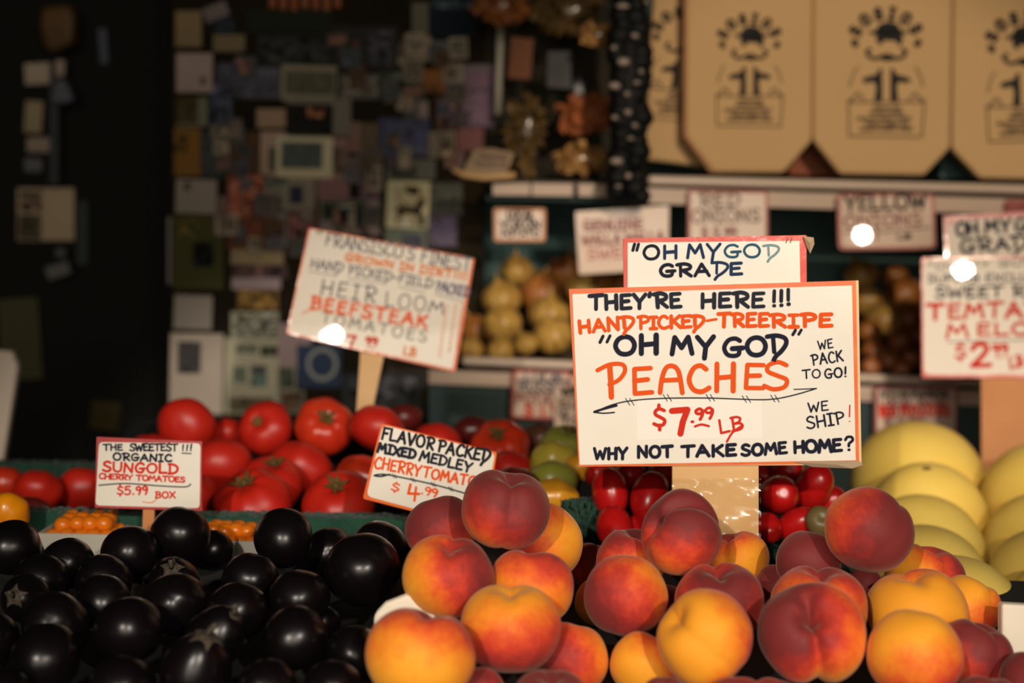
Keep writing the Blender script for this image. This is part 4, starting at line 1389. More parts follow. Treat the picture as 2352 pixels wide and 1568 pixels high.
# ------------------------------------------------------------------ peaches
# px, py, radius, depth, stem axis (right, up, to camera), cleft direction, redness, blush direction, mesh, label
PK = [
    (1162, 1168, 101, 1.325, (.15, .9, .25), (.15, .1, 1), .88, (.5, .7, .1), 1, 'maroon cleft peach crowning the heap beside the cherry tomato sign'),
    (1015, 1214, 82, 1.40, (-.2, .8, -.5), (0, .3, -1), .80, (-.2, .5, .1), 0, 'dark maroon peach behind and below the crowning cleft peach, by the eggplants'),
    (1245, 1246, 92, 1.41, (.1, .5, -.8), (0, 0, -1), .42, (-1, .1, .1), 2, 'orange peach with a red flank tucked behind the crowning cleft peach'),
    (1030, 1321, 102, 1.25, (.1, .85, .3), (.1, .3, -.9), .52, (.95, .25, .15), 0, 'peach split yellow and crimson, beside the last eggplant'),
    (1220, 1345, 98, 1.265, (.15, .9, -.3), (.3, .2, -.9), .34, (.3, .95, -.1), 1, 'orange peach with a dusky cap under the crowning cleft peach'),
    (1172, 1438, 112, 1.185, (.0, .92, .1), (.0, .5, -1), .44, (.1, -.95, .25), 0, 'large smooth orange peach with a red underside in the middle of its heap'),
    (966, 1502, 122, 1.13, (.2, .9, -.1), (.25, .6, -.8), .44, (.2, .7, -.6), 0, 'biggest orange peach, touching the eggplants at the lower edge'),
    (1310, 1512, 86, 1.23, (.2, .8, -.5), (0, 0, -1), .56, (-.9, -.2, .4), 2, 'red-orange peach with a yellow shoulder below the big smooth orange one'),
    (1092, 1598, 72, 1.17, (0, .8, -.5), (0, 0, -1), .50, (0, .5, .5), 2, 'small orange peach squeezed between the biggest peach and its neighbour, at the lower edge'),
    (1265, 1618, 90, 1.12, (.0, .9, .2), (.0, .5, 1), .82, (0, .6, .5), 1, 'dusky cleft peach just showing its top at the lower edge of the heap'),
    (1362, 1300, 56, 1.50, (.2, .8, -.4), (0, 0, -1), .60, (.3, .6, .5), 2, 'small brownish-orange peach behind, in the gap between two heaps'),
    (1378, 1382, 58, 1.40, (.2, .8, -.4), (0, 0, -1), .22, (.3, .9, .3), 2, 'pale tan peach sunk in the gap beside a dark maroon one'),
    (1452, 1284, 80, 1.375, (.1, .92, .2), (.4, .2, .7), .52, (-.2, .9, -.2), 0, 'orange-red peach left of the dusky peach below the big sign'),
    (1437, 1368, 95, 1.265, (.2, .5, -.7), (0, 0, -1), .80, (-.8, -.5, -.2), 2, 'dark maroon peach with one glowing orange patch'),
    (1564, 1225, 97, 1.33, (-.86, .36, .34), (-.2, .9, .5), .88, (.2, .85, -.1), 3, 'dusky maroon peach leaning before the taped stick of the big sign'),
    (1692, 1284, 72, 1.42, (-.3, .9, .1), (-.4, .4, .5), .46, (-.4, .5, -.6), 0, 'orange peach right at the foot of the big sign stick'),
    (1652, 1380, 101, 1.275, (-.05, .93, .2), (-.1, .4, -.9), .58, (.1, .5, .7), 1, 'pinkish-red cleft peach behind a lumpy yellow one'),
    (1618, 1464, 110, 1.175, (-.75, .55, .3), (-.6, .4, .7), .34, (.7, -.1, -.6), 2, 'lumpy yellow peach with a bump on its shoulder in the middle heap'),
    (1480, 1526, 78, 1.235, (.3, .8, -.4), (0, 0, -1), .26, (.7, .5, -.2), 2, 'plain yellow-ochre peach behind the lumpy yellow one'),
    (1528, 1606, 58, 1.13, (.0, .9, .2), (0, .3, 1), .84, (0, .6, .5), 0, 'dusky peach top at the lower edge below the yellow-ochre peach'),
    (1694, 1620, 70, 1.14, (.0, .9, .2), (0, .3, 1), .54, (0, .6, .4), 2, 'orange peach top at the lower edge under the lumpy yellow peach'),
    (1778, 1622, 68, 1.15, (.2, .9, .2), (0, .3, 1), .56, (.2, .6, .4), 2, 'orange-red peach top at the lower edge under the deeply cleft peach'),
    (1862, 1457, 119, 1.165, (-.14, .60, .76), (.10, -.8, .5), .60, (-.6, .35, .2), 3, 'large deeply cleft crimson peach, stem hollow facing forward'),
    (1880, 1392, 109, 1.26, (.05, .95, .1), (.05, .35, -.9), .50, (.1, .6, -.5), 1, 'orange-red cleft peach directly behind the deeply cleft crimson one'),
    (1856, 1290, 73, 1.37, (.2, .7, -.6), (0, 0, -1), .88, (0, .5, .5), 2, 'dusky maroon peach in the shade of the round dark peach'),
    (1997, 1216, 100, 1.30, (.5, .75, -.4), (.6, .4, .5), .86, (.66, -.2, .3), 2, 'round dark red peach on top of the heap before the melons'),
    (2124, 1326, 88, 1.37, (.2, .9, .1), (.3, .5, .6), .42, (.9, .3, -.1), 0, 'orange peach with a red edge, between the round dark peach and the melons'),
    (2105, 1404, 111, 1.25, (-.15, .93, .1), (-.2, .4, -.9), .22, (.4, .2, -.9), 0, 'golden yellow peach under the round dark peach'),
    (2100, 1503, 106, 1.165, (.2, .7, -.6), (0, 0, -1), .32, (.3, -.7, .1), 2, 'yellow-orange peach in front of the golden yellow one'),
    (2224, 1392, 74, 1.33, (.4, .8, -.1), (.5, .5, .5), .30, (.5, -.8, .1), 2, 'small ochre peach at the melon side of the heap'),
    (2236, 1500, 86, 1.245, (.3, .8, .1), (.4, .2, .8), .68, (.3, .5, .3), 0, 'crimson peach below the small ochre peach'),
    (2376, 1566, 78, 1.21, (.1, .9, -.2), (0, 0, -1), .88, (0, .5, .6), 2, 'dark maroon peach cut off at the lower corner beside the white tray edge'),
    (1792, 1348, 58, 1.40, (.1, .9, -.2), (0, 0, -1), .80, (0, .5, .6), 2, 'small dark red peach deep in the gap behind the orange-red cleft peach'),
    (1548, 1392, 56, 1.40, (.1, .9, -.2), (0, 0, -1), .70, (0, .5, .6), 2, 'small shaded red peach deep in the gap below the dusky leaning peach'),
    (2268, 1618, 74, 1.15, (.1, .9, -.2), (0, 0, -1), .84, (0, .5, .6), 2, 'crimson peach at the lower edge under the other crimson peach'),
    (1985, 1340, 40, 1.45, (.1, .9, -.2), (0, 0, -1), .86, (0, .5, .6), 2, 'small hidden dark peach below the round dark red one'),
]
pb = settle([Ball(k[0], k[1], k[2], k[3], k=k) for k in PK], 1.02, 1500)
for b in pb:
    k = b.kw['k']
    axis, cl = camdir(k[4]), camdir(k[5])
    R3 = frame_from(axis, cl)
    o = put('peach', PEACHES[k[8]], b, R3, k[9], 'peach', 'peaches heaped in front', .985)
    bd = R3.inverted() @ camdir(k[7])
    o.color = (bd.x * .5 + .5, bd.y * .5 + .5, bd.z * .5 + .5, k[6])
dk = deck('display_counter', pb, COUNTER, 1.0, 1.55, x0=-.13, x1=.62)

# white foam tray edges showing on both sides of the peaches
FOAM = mat('white_foam', rgb(238, 226, 204), rough=.6)
mb = MB()
mb.prism([P(x, y, 1.235) for x, y in ((858, 1412), (856, 1480), (1000, 1480), (1000, 1362), (930, 1366), (884, 1384))], fwd * .012)
o = mb.build('foam_divider', FOAM, origin=P(900, 1440, 1.235), bevel=.004)
tag(o, 'cream-white rounded board end between the eggplants and the peaches', 'divider')
mb = MB()
mb.prism([P(x, y, 1.30) for x, y in ((2302, 1386), (2302, 1560), (2480, 1560), (2480, 1396))], fwd * .015)
o = mb.build('white_board', FOAM, origin=P(2340, 1500, 1.30), bevel=.003)
tag(o, 'white board edge at the foot of the melons', 'board')

# ------------------------------------------------------------------ eggplants
# px, py, radius, depth, mesh, calyx to camera (axis) or None, label
EK = [
    (27, 1258, 68, 1.46, 0, None, 'black eggplant at the edge in front of the gold tomato'),
    (157, 1296, 62, 1.42, 2, None, 'black eggplant with a dented top in front of the orange tomato basket'),
    (302, 1270, 66, 1.47, 0, None, 'black eggplant at the foot of the sungold sign stick'),
    (413, 1234, 71, 1.48, 1, None, 'tall black eggplant right of the sungold sign stick'),
    (492, 1264, 48, 1.58, 0, None, 'small black eggplant peeking from behind the tall one by the sungold stick'),
    (649, 1238, 73, 1.46, 0, None, 'highest black eggplant, standing before the green turf ledge'),
    (758, 1272, 62, 1.53, 2, None, 'black eggplant behind, between the highest one and the big one by the peaches'),
    (876, 1262, 66, 1.50, 1, None, 'black eggplant at the back next to the dark maroon peach'),
    (835, 1312, 90, 1.36, 2, None, 'largest black eggplant, next to the yellow and crimson peach'),
    (98, 1336, 66, 1.37, 0, None, 'black eggplant in the second row below the dented one'),
    (238, 1336, 66, 1.39, 1, None, 'black eggplant in the second row below the sungold stick'),
    (400, 1332, 60, 1.41, 0, (.1, .55, .8), 'black eggplant showing its stem cap, below the tall one by the stick'),
    (575, 1335, 68, 1.38, 1, None, 'black eggplant leaning under the highest one'),
    (235, 1382, 66, 1.32, 0, None, 'black eggplant in the third row with a double glint'),
    (404, 1390, 76, 1.31, 2, None, 'broad black eggplant under the one showing its stem cap'),
    (552, 1402, 70, 1.30, 0, None, 'black eggplant in the middle row beside the broad one'),
    (690, 1376, 72, 1.32, 1, None, 'black eggplant in the middle row below the highest one'),
    (60, 1374, 60, 1.33, 0, (-.1, .25, .95), 'black eggplant with a pale star-shaped stem cap facing out'),
    (132, 1440, 78, 1.25, 1, None, 'black eggplant below the one with the star-shaped stem cap'),
    (300, 1448, 80, 1.23, 0, None, 'large black eggplant with a soft reddish glint near the lower edge'),
    (496, 1462, 72, 1.22, 1, (.55, .7, .35), 'black eggplant with a stem cap turned up, beside the soft-glint one'),
    (678, 1464, 78, 1.22, 0, None, 'black eggplant with a bright glint, left of the cream board end'),
    (104, 1514, 84, 1.16, 2, None, 'black eggplant in the lowest corner row'),
    (452, 1534, 86, 1.15, 0, (.3, .8, .3), 'black eggplant at the lower edge with a crooked stem'),
    (816, 1504, 68, 1.21, 1, None, 'black eggplant just below the cream board end, by the biggest peach'),
    (768, 1580, 68, 1.15, 0, None, 'black eggplant at the lower edge left of the biggest peach'),
    (284, 1580, 78, 1.14, 1, None, 'black eggplant at the lower edge under the soft-glint one'),
    (612, 1582, 72, 1.14, 2, None, 'black eggplant at the lower edge under the bright-glint one'),
    (8, 1600, 70, 1.14, 0, None, 'black eggplant cut off in the lower corner'),
    (-20, 1470, 66, 1.24, 0, None, 'black eggplant cut off at the edge above the lower corner'),
    (742, 1430, 44, 1.38, 0, None, 'small black eggplant in the gap beside the largest one'),
]
eb = settle([Ball(k[0], k[1], k[2], k[3], k=k) for k in EK], .97, 1500)
rr = random.Random(21)
for b in eb:
    k = b.kw['k']
    if k[5]:
        ax = camdir(k[5])
    else:
        ax = camdir((rr.uniform(-.5, .5), -.5 + rr.uniform(-.2, .2), -.8))
    R3 = frame_from(ax, camdir((rr.uniform(-1, 1), 1, .4)))
    o = put('eggplant', EGGS[k[4]], b, R3, k[6], 'eggplant', 'black eggplants heaped in front', .955)
    if k[5]:
        part('calyx', EGG_CAL, o)
        part('stem', EGG_STEM, o)
deck('display_counter', eb, COUNTER, 1.0, 1.53, x0=-.75, x1=-.135)

# ------------------------------------------------------------------ green turf ledges
TURF = mat('turf_green', rgb(20, 60, 46), rough=.95, sheen=.15, bump=(220, .9), var=(40, rgb(36, 84, 62), .6))


def turf(name, label, tl, tr, hh, d, thick, seed):
    rr = random.Random(seed)
    nx, ny = 160, 14
    mb = MB()
    pts, fs = [], []
    for j in range(ny + 1):
        v = j / ny
        for i in range(nx + 1):
            u = i / nx
            x, y = tl[0] + (tr[0] - tl[0]) * u, tl[1] + (tr[1] - tl[1]) * u
            if v < .5:                      # the top of the ledge, running back
                p = P(x, y, d) + Vector((0, thick * (1 - v * 2), 0))
            else:
                p = P(x, y + hh * (v - .5) * 2, d)
            p = p + Vector((rr.uniform(-1, 1), -rr.random() * 1.6, rr.uniform(-1, 1) * 1.2)) * .0022
            pts.append(p)
    for j in range(ny):
        for i in range(nx):
            a = j * (nx + 1) + i
            fs.append((a, a + nx + 1, a + nx + 2, a + 1))
    mb.add(pts, fs)
    o = mb.build(name, TURF, origin=P(tl[0], tl[1] + hh, d), smooth=True)
    return tag(o, label, 'turf', 'green turf ledges')


turf('turf_ledge', 'green turf ledge between the red tomatoes and the black eggplants', (-80, 1172), (980, 1192), 74, 1.66, .03, 1)
turf('turf_ledge', 'green turf strip in the gap between the yellow tomatoes and the plum tomatoes', (1290, 1150), (1420, 1156), 130, 1.66, .03, 2)
turf('turf_ledge', 'dull green turf edge behind the small red tomatoes', (-80, 1062), (236, 1068), 44, 2.16, .03, 3)
turf('turf_ledge', 'shaded green turf strip under the plum tomatoes right of the big stick', (1740, 1250), (1990, 1256), 70, 1.64, .03, 4)

# ------------------------------------------------------------------ red tomatoes
TK = [
    (428, 978, 66, 2.02, 'red', (.1, .35, -.9), None, 'round red tomato topmost of the heap, above the sungold sign'),
    (522, 1000, 44, 2.12, 'red', (0, .6, -.6), None, 'small shaded red tomato behind, between two top ones'),
    (610, 982, 63, 2.02, 'red', (-.25, .4, .85), 'scar', 'red tomato with its stem scar facing out, second in the top row'),
    (745, 978, 67, 2.00, 'orange', (.1, .45, .85), 'calyx', 'orange-red tomato left of the beefsteak sign stick'),
    (866, 982, 62, 1.95, 'red', (.3, .8, -.3), None, 'red tomato right of the beefsteak sign stick'),
    (352, 1045, 62, 1.96, 'red', (0, .8, -.3), None, 'red tomato peeking over the sungold sign'),
    (506, 1072, 72, 1.90, 'red', (-.2, .6, -.6), None, 'red tomato beside the upper edge of the sungold sign'),
    (692, 1078, 76, 1.92, 'red', (.3, .7, -.5), None, 'large red tomato in the second row below the orange-red one'),
    (624, 1110, 74, 1.84, 'red', (.1, .8, .35), 'calyx', 'red tomato with a small curled stem in the middle of the heap'),
    (580, 1156, 88, 1.76, 'red', (-.15, .75, .55), 'calyx', 'big red tomato with a green star cap, at the turf ledge beside the sungold sign'),
    (778, 1158, 84, 1.76, 'red', (-.1, .72, .6), 'calyx', 'big red tomato with a dark star cap, left of the cherry tomato sign'),
    (842, 1098, 70, 1.86, 'orange', (.2, .8, -.2), None, 'orange tomato behind the edge of the cherry tomato sign'),
    (1000, 1020, 60, 1.98, 'red', (0, .8, -.3), None, 'red tomato showing above the cherry tomato sign'),
    (1150, 1028, 70, 1.92, 'orange', (-.15, .6, .75), 'calyx', 'glossy red tomato with a green star cap, right of the cherry tomato sign'),
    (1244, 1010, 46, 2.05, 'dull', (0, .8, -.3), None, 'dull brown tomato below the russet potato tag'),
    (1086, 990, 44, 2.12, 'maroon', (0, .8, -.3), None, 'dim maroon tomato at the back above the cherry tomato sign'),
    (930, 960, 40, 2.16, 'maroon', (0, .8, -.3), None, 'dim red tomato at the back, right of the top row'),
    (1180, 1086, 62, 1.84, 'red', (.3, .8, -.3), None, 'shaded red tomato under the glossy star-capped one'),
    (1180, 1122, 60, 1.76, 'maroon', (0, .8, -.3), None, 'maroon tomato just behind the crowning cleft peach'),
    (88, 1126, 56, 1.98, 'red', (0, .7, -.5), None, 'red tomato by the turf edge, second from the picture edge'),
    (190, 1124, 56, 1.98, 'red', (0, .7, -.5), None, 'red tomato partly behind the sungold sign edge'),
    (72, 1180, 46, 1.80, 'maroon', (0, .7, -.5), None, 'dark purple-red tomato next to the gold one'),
    (14, 1112, 46, 2.02, 'orange', (0, .7, -.5), None, 'rusty red tomato above the gold one at the picture edge'),
    (282, 1112, 60, 1.92, 'red', (0, .7, -.5), None, 'red tomato hidden mostly by the sungold sign'),
    (905, 1090, 60, 1.96, 'red', (0, .7, -.5), None, 'red tomato mostly behind the cherry tomato sign'),
    (1060, 1090, 60, 1.94, 'red', (0, .7, -.5), None, 'red tomato hidden behind the lettering of the cherry tomato sign'),
    (440, 1140, 62, 1.84, 'red', (0, .7, -.5), None, 'red tomato low behind the sungold sign corner'),
    (14, 1180, 53, 1.60, 'gold', (0, .5, -.8), None, 'bright gold tomato at the picture edge above the eggplants'),
    (1300, 1030, 62, 1.90, 'green', (.1, .85, .4), 'calyx', 'green tomato with a leafy cap behind the big peach sign'),
    (1276, 1064, 60, 1.82, 'lime', (0, .7, -.5), None, 'yellow-green tomato under the green capped one'),
    (1270, 1108, 58, 1.76, 'green', (0, .7, -.5), None, 'pale green tomato between two yellow ones'),
    (1270, 1150, 60, 1.69, 'yellow', (0, .7, -.5), None, 'yellow tomato just behind the orange peach, lowest of its column'),
    (1336, 1076, 40, 1.80, 'yellow', (0, .7, -.5), None, 'small yellow-orange tomato at the corner of the big peach sign'),
]
TM = {'red': TOMRED, 'orange': TOMORANGE, 'maroon': TOMMAROON, 'dull': TOMDULL, 'green': TOMGREEN, 'lime': TOMLIME, 'yellow': TOMYEL, 'gold': TOMGOLD}
TME = {k: [tomato_mesh('tomato_mesh', v, 5 + i * 2, .03 + .02 * i, .84 - .03 * i, 2.0 + i) for i in (0, 1)] for k, v in TM.items()}
tb = settle([Ball(k[0], k[1], k[2], k[3], k=k) for k in TK], 1.03, 1500)
rr = random.Random(31)
for i, b in enumerate(tb):
    k = b.kw['k']
    ax = camdir(tuple(c + rr.uniform(-.08, .08) for c in k[5]))
    R3 = frame_from(ax, camdir((rr.uniform(-1, 1), rr.uniform(-1, 1), .3)))
    o = put('tomato', TME[k[4]][i % 2], b, R3, k[7], 'tomato', 'heirloom tomatoes heaped behind the eggplants')
    if k[6] == 'calyx':
        part('calyx', CALYX_ME, o)
    elif k[6] == 'scar':
        part('stem_scar', SCAR_ME, o)
deck('display_counter', [b for b in tb if b.px >= 300], COUNTER, 1.71, 2.26, x0=-.60, x1=.135, slope=.35)
deck('display_counter', [b for b in tb if b.px < 300 and b.d > 1.7], COUNTER, 1.71, 2.14, x0=-.95, x1=-.602, slope=.12)

# plum tomatoes either side of the big stick
RK = [
    (1402, 1132, 46, 1.66, (.1, -.9, .2), 'plum tomato hanging on its end at the outer edge below the big peach sign'),
    (1492, 1140, 48, 1.66, (-.3, -.8, .4), 'plum tomato leaning toward the big stick'),
    (1412, 1214, 46, 1.62, (.1, -.7, .6), 'plum tomato lower down, beside the green turf gap'),
    (1444, 1092, 44, 1.74, (.2, .3, .9), 'plum tomato at the back under the big sign edge'),
    (1524, 1088, 40, 1.74, (-.1, .3, .9), 'plum tomato tucked against the big stick near the sign'),
    (1376, 1088, 36, 1.78, (0, .3, .9), 'small plum tomato under the lower corner of the big sign'),
    (1530, 1180, 44, 1.67, (.2, -.5, .8), 'plum tomato low against the big stick, above the dusky leaning peach'),
    (1478, 1226, 44, 1.62, (.2, -.5, .8), 'plum tomato low between two peaches of the middle heap'),
    (1790, 1136, 50, 1.64, (0, .2, 1), 'round-ended plum tomato right of the big stick with a soft shine'),
    (1868, 1118, 48, 1.68, (.3, .7, .5), 'upright plum tomato behind the round-ended one'),
    (1764, 1212, 36, 1.60, (.1, -.3, .9), 'small plum tomato low at the right side of the big stick'),
    (1832, 1204, 42, 1.61, (.6, .5, .5), 'slanting plum tomato under the round-ended one'),
    (1808, 1082, 44, 1.74, (0, .3, .9), 'plum tomato just under the big sign, right of its stick'),
    (1904, 1160, 40, 1.70, (.3, .7, .4), 'plum tomato shaded beside the round dark red peach'),
    (1748, 1092, 38, 1.74, (0, .3, .9), 'plum tomato half hidden by the right side of the big stick'),
]
rb = settle([Ball(k[0], k[1], k[2], k[3], k=k) for k in RK], .92, 1000)
for b in rb:
    k = b.kw['k']
    R3 = frame_from(camdir(k[4]), camdir((1, .2, .1)))
    put('plum_tomato', ROMA, b, R3, k[5], 'plum tomato', 'plum tomatoes around the big stick', 1.12)
ob = Ball(1884, 1196, 34, 1.585)
put('tomato', tomato_mesh('tomato_mesh', mat('tomato_olive', rgb(112, 96, 58), rough=.4), 5, .02, .86, 1.0), ob, frame_from(camdir((0, .4, .8)), camdir((1, 0, 0))), 'dull olive tomato between the plum tomatoes and the round dark peach', 'tomato', None).active_material_index = 0
deck('display_counter', rb + [ob], COUNTER, 1.56, 1.86, x0=.09, x1=.39, slope=.3)

# ------------------------------------------------------------------ melons
MK = [
    (2196, 1432, 156, 1.60, 'front melon of its row, its shoulder behind the small ochre peach'),
    (2126, 1348, 143, 1.72, 'second melon of its row, counted from the peaches'),
    (2118, 1277, 142, 1.84, 'middle melon of the row behind the round dark peach'),
    (2130, 1202, 138, 1.96, 'melon with a dark scar, just in front of the tall back melon'),
    (2108, 1118, 152, 2.10, 'tall back melon in front of the baby red potatoes tag'),
    (2408, 1160, 148, 2.02, 'back melon of the outer row, against the wooden stick'),
    (2404, 1270, 140, 1.86, 'second melon of the outer row, below the one at the stick'),
    (2408, 1352, 138, 1.74, 'third melon of the outer row at the picture edge'),
    (2440, 1424, 132, 1.62, 'front melon of the outer row, mostly out of sight'),
]
mbs = settle([Ball(k[0], k[1], k[2], k[3], k=k) for k in MK], 1.035, 1500)
rr = random.Random(4)
for i, b in enumerate(mbs):
    k = b.kw['k']
    ax = camdir((-.12, .93, .36)) if i == 3 else camdir((rr.uniform(-.3, .3), .5, -.8))
    o = put('melon', MELON_ME, b, frame_from(ax, camdir((1, 0, 0))), k[4], 'melon', 'pale yellow melons stacked in rows')
    part('blossom_scar', MSCAR_ME, o)
deck('display_counter', mbs, COUNTER, 1.5, 2.5, x0=.40, x1=1.1)

# ------------------------------------------------------------------ onions on the lower shelf
OK = [
    (1187, 622, 38, 2.86, 'y', 'pale onion standing topmost under the local potato tag'),
    (1302, 626, 45, 2.86, 'b', 'brown-gold onion at the top beside the walla walla tag'),
    (1238, 640, 24, 2.90, 'y', 'small onion tip between the two topmost onions'),
    (1153, 686, 46, 2.80, 'y', 'dim onion left in the second row, behind the beefsteak sign edge'),
    (1243, 676, 50, 2.80, 'b', 'brownish onion in the second row under the two topmost'),
    (1262, 722, 48, 2.74, 'y', 'yellow onion in the third row next to the big sign edge'),
    (1153, 746, 48, 2.72, 'y', 'bright round onion in the third row by the beefsteak sign'),
    (1272, 770, 48, 2.69, 'y', 'bright onion at the front beside the big sign edge'),
    (1090, 756, 36, 2.72, 'b', 'amber onion half behind the beefsteak sign'),
    (1208, 790, 29, 2.68, 'y', 'small onion at the front between two bright ones'),
    (1150, 806, 34, 2.71, 'y', 'flat pale onion lying on the front rail'),
    (1082, 802, 30, 2.72, 'y', 'pale onion at the rail end behind the beefsteak sign'),
    (1372, 652, 42, 2.84, 'b', 'brown onion left of the header card'),
    (1424, 660, 40, 2.86, 'b', 'brown onion peeking beside the header card corner'),
    (1340, 668, 40, 2.78, 'y', 'onion in the second row just above the big sign corner'),
    (1978, 632, 40, 2.84, 'y', 'pale pointed onion beside the right corner of the header card'),
    (2076, 678, 44, 2.80, 'b', 'brown onion with a pointed tip left of the melon sign'),
    (1992, 692, 40, 2.77, 'y', 'onion touching the right edge of the big sign'),
    (2030, 738, 42, 2.72, 'y', 'yellow onion in the middle right of the big sign'),
    (2086, 730, 36, 2.74, 'b', 'brown onion beside the edge of the melon sign'),
    (2056, 636, 30, 2.90, 'b', 'dim onion at the back below the yellow onions tag'),
    (1996, 760, 28, 2.70, 'b', 'small brown onion close to the big sign edge'),
    (2066, 786, 29, 2.68, 'r', 'reddish shallot in the lower heap by the melon sign'),
    (2008, 806, 28, 2.67, 'r', 'reddish-brown shallot by the big sign edge'),
    (2040, 828, 27, 2.66, 'r', 'shallot lying on the rail right of the big sign'),
    (2092, 822, 28, 2.67, 'r', 'shallot at the corner of the melon sign'),
    (2000, 842, 23, 2.655, 'r', 'small shallot on the rail against the big sign'),
    (2070, 846, 22, 2.655, 'r', 'small shallot on the rail near the melon sign'),
    (2110, 772, 28, 2.71, 'r', 'shallot half hidden by the melon sign edge'),
]
ob2 = settle([Ball(k[0], k[1], k[2], k[3] + .02, k=k) for k in OK], 1.05, 1500, pull=0)
rr = random.Random(12)
for b in ob2:
    k = b.kw['k']
    ax = camdir((rr.uniform(-.5, .5), .9, rr.uniform(-.4, .4)))
    nm = 'shallot' if k[4] == 'r' else 'onion'
    o = put(nm, ONION_ME[k[4]], b, frame_from(ax, camdir((1, 0, 0))), k[5], nm, 'shallots on the lower shelf' if k[4] == 'r' else 'onions on the lower shelf')
    if k[4] != 'r':
        part('dry_tip', TUFT_ME, o)
ys = [b.c.y for b in ob2]; zs = [b.c.z - b.R for b in ob2]
sl = .55
a0 = min(z - sl * y - b.R * .20 for y, z, b in zip(ys, zs, ob2)) - .004
mb = MB()
x0_, x1_ = on_y(1066, 800, 2.66).x, 1.2
yf, yb = 2.655, YB - .002
mb.add([(x0_, yf, a0 + sl * yf - .02), (x1_, yf, a0 + sl * yf - .02), (x1_, yb, a0 + sl * yf - .02), (x0_, yb, a0 + sl * yf - .02), (x0_, yf, a0 + sl * yf), (x1_, yf, a0 + sl * yf), (x1_, yb, a0 + sl * yb), (x0_, yb, a0 + sl * yb)],
       [(0, 3, 2, 1), (4, 5, 6, 7), (0, 1, 5, 4), (1, 2, 6, 5), (2, 3, 7, 6), (3, 0, 4, 7)])
mb.build('sloping_board', SHELFB, shelf)

# ------------------------------------------------------------------ baskets of small orange tomatoes
_m = MB()
_m.surf(lambda t, p: Vector((math.sin(t) * math.cos(p), math.sin(t) * math.sin(p), .95 * math.cos(t) - .06 * math.exp(-(t / .3) ** 2))), 14, 22)
CHERRY = _m.mesh('cherry_tomato_mesh', mat('sungold_skin', rgb(232, 130, 22), rough=.25, var=(2, rgb(222, 108, 18), .7)), smooth=True)


def basket(label, x0, x1, ytop, d, nx, ny, fruit_label, group, seed):
    a, b_ = P(x0, ytop, d), P(x1, ytop, d)
    c = (a + b_) / 2
    W, Dp, H = (b_ - a).length, .085, .026
    mbk = MB()
    o_, i_ = (W / 2, Dp / 2), (W / 2 - .003, Dp / 2 - .003)
    k = .82
    rings = [(o_[0] * k, o_[1] * k, -H), (o_[0], o_[1], 0), (i_[0], i_[1], 0), (i_[0] * k, i_[1] * k, -H + .003)]
    pts, fs = [], []
    for (hx, hy, z) in rings:
        for sx, sy in ((-1, -1), (1, -1), (1, 1), (-1, 1)):
            pts.append(c + Vector((hx * sx, Dp / 2 + hy * sy, z)))
    for r in range(3):
        for q in range(4):
            fs.append((r * 4 + q, r * 4 + (q + 1) % 4, (r + 1) * 4 + (q + 1) % 4, (r + 1) * 4 + q))
    fs += [(3, 2, 1, 0), (12, 13, 14, 15)]
    mbk.add(pts, fs)
    bo = mbk.build('pulp_basket', mat('basket_white', rgb(196, 192, 176), rough=.7), origin=c + Vector((0, Dp / 2, -H)))
    tag(bo, label, 'basket', 'white baskets of small orange tomatoes')
    rr = random.Random(seed)
    R = .0098
    for j in range(ny):
        for i in range(nx):
            for lay in (0, 1):
                if lay == 1 and (i == nx - 1 or j == ny - 1):
                    continue
                p = c + Vector((-W / 2 + .014 + (W - .028) * ((i + .5 * lay) / max(1, nx - 1)), .014 + (Dp - .028) * ((j + .5 * lay) / max(1, ny - 1)), -.006 + lay * .013)) + Vector((rr.uniform(-1, 1), rr.uniform(-1, 1), rr.uniform(-1, 1))) * .0014
                t = bpy.data.objects.new('cherry_tomato', CHERRY)
                t.matrix_world = Matrix.Translation(p) @ Matrix.Scale(R * rr.uniform(.92, 1.06), 4)
                col.objects.link(t)
                tag(t, fruit_label, 'cherry tomato', group)
    return bo


k1 = basket('white basket of small orange tomatoes, between the gold tomato and the sungold stick', 86, 268, 1226, 1.605, 5, 4, 'small orange cherry tomato in the basket beside the gold tomato', 'cherry tomatoes in the basket beside the gold tomato', 3)
k2 = basket('white basket of small orange tomatoes glimpsed between two tall eggplants', 440, 600, 1242, 1.615, 5, 4, 'small orange cherry tomato in the basket glimpsed between tall eggplants', 'cherry tomatoes in the basket between tall eggplants', 4)
zt = min(k1.location.z, k2.location.z)
mb = MB(); mb.box((-.75, 1.56, .9), (-.2, 1.695, zt)); structure(mb.build('display_counter', COUNTER))

# ------------------------------------------------------------------ the big peach sign
s = Sign('price_sign', 'big orange-bordered peach sign on a taped wooden stick, header card behind its top', 1.49, (1640, 860), org=(1290, 520, 2.703))
# header card behind
s.card('header_board', [(383, 72), (1524, 52), (1526, 420), (388, 420)], RED_TAPE, -.0035, .003)
s.card('header_face', [(411, 99), (1480, 88), (1486, 415), (411, 415)], PAPER, -.0028, .0006)
s.card('board', [(45, 388), (1843, 335), (1862, 1478), (106, 1490)], mat('cream_board_edge', rgb(232, 196, 148), rough=.5), 0, .0032)
s.card('border_tape', [(45, 388), (1826, 336), (1846, 1470), (106, 1490)], ORANGE_TAPE, .0008, .0006)
s.card('paper_face', [(66, 420), (1800, 366), (1824, 1450), (112, 1478)], PAPER, .0014, .0005)
s.card('price_patch', [(466, 1075), (1240, 1075), (1244, 1312), (466, 1324)], mat('price_patch', rgb(240, 233, 220), rough=.5, coat=.4), .0018, .0004)
H = -.0024
s.write('"O', (440, 205), (606, 203), 82, 19, NAVY, H, label='navy hand lettering')
s.write('H', (636, 196), (716, 194), 78, 21, TEALD, H)
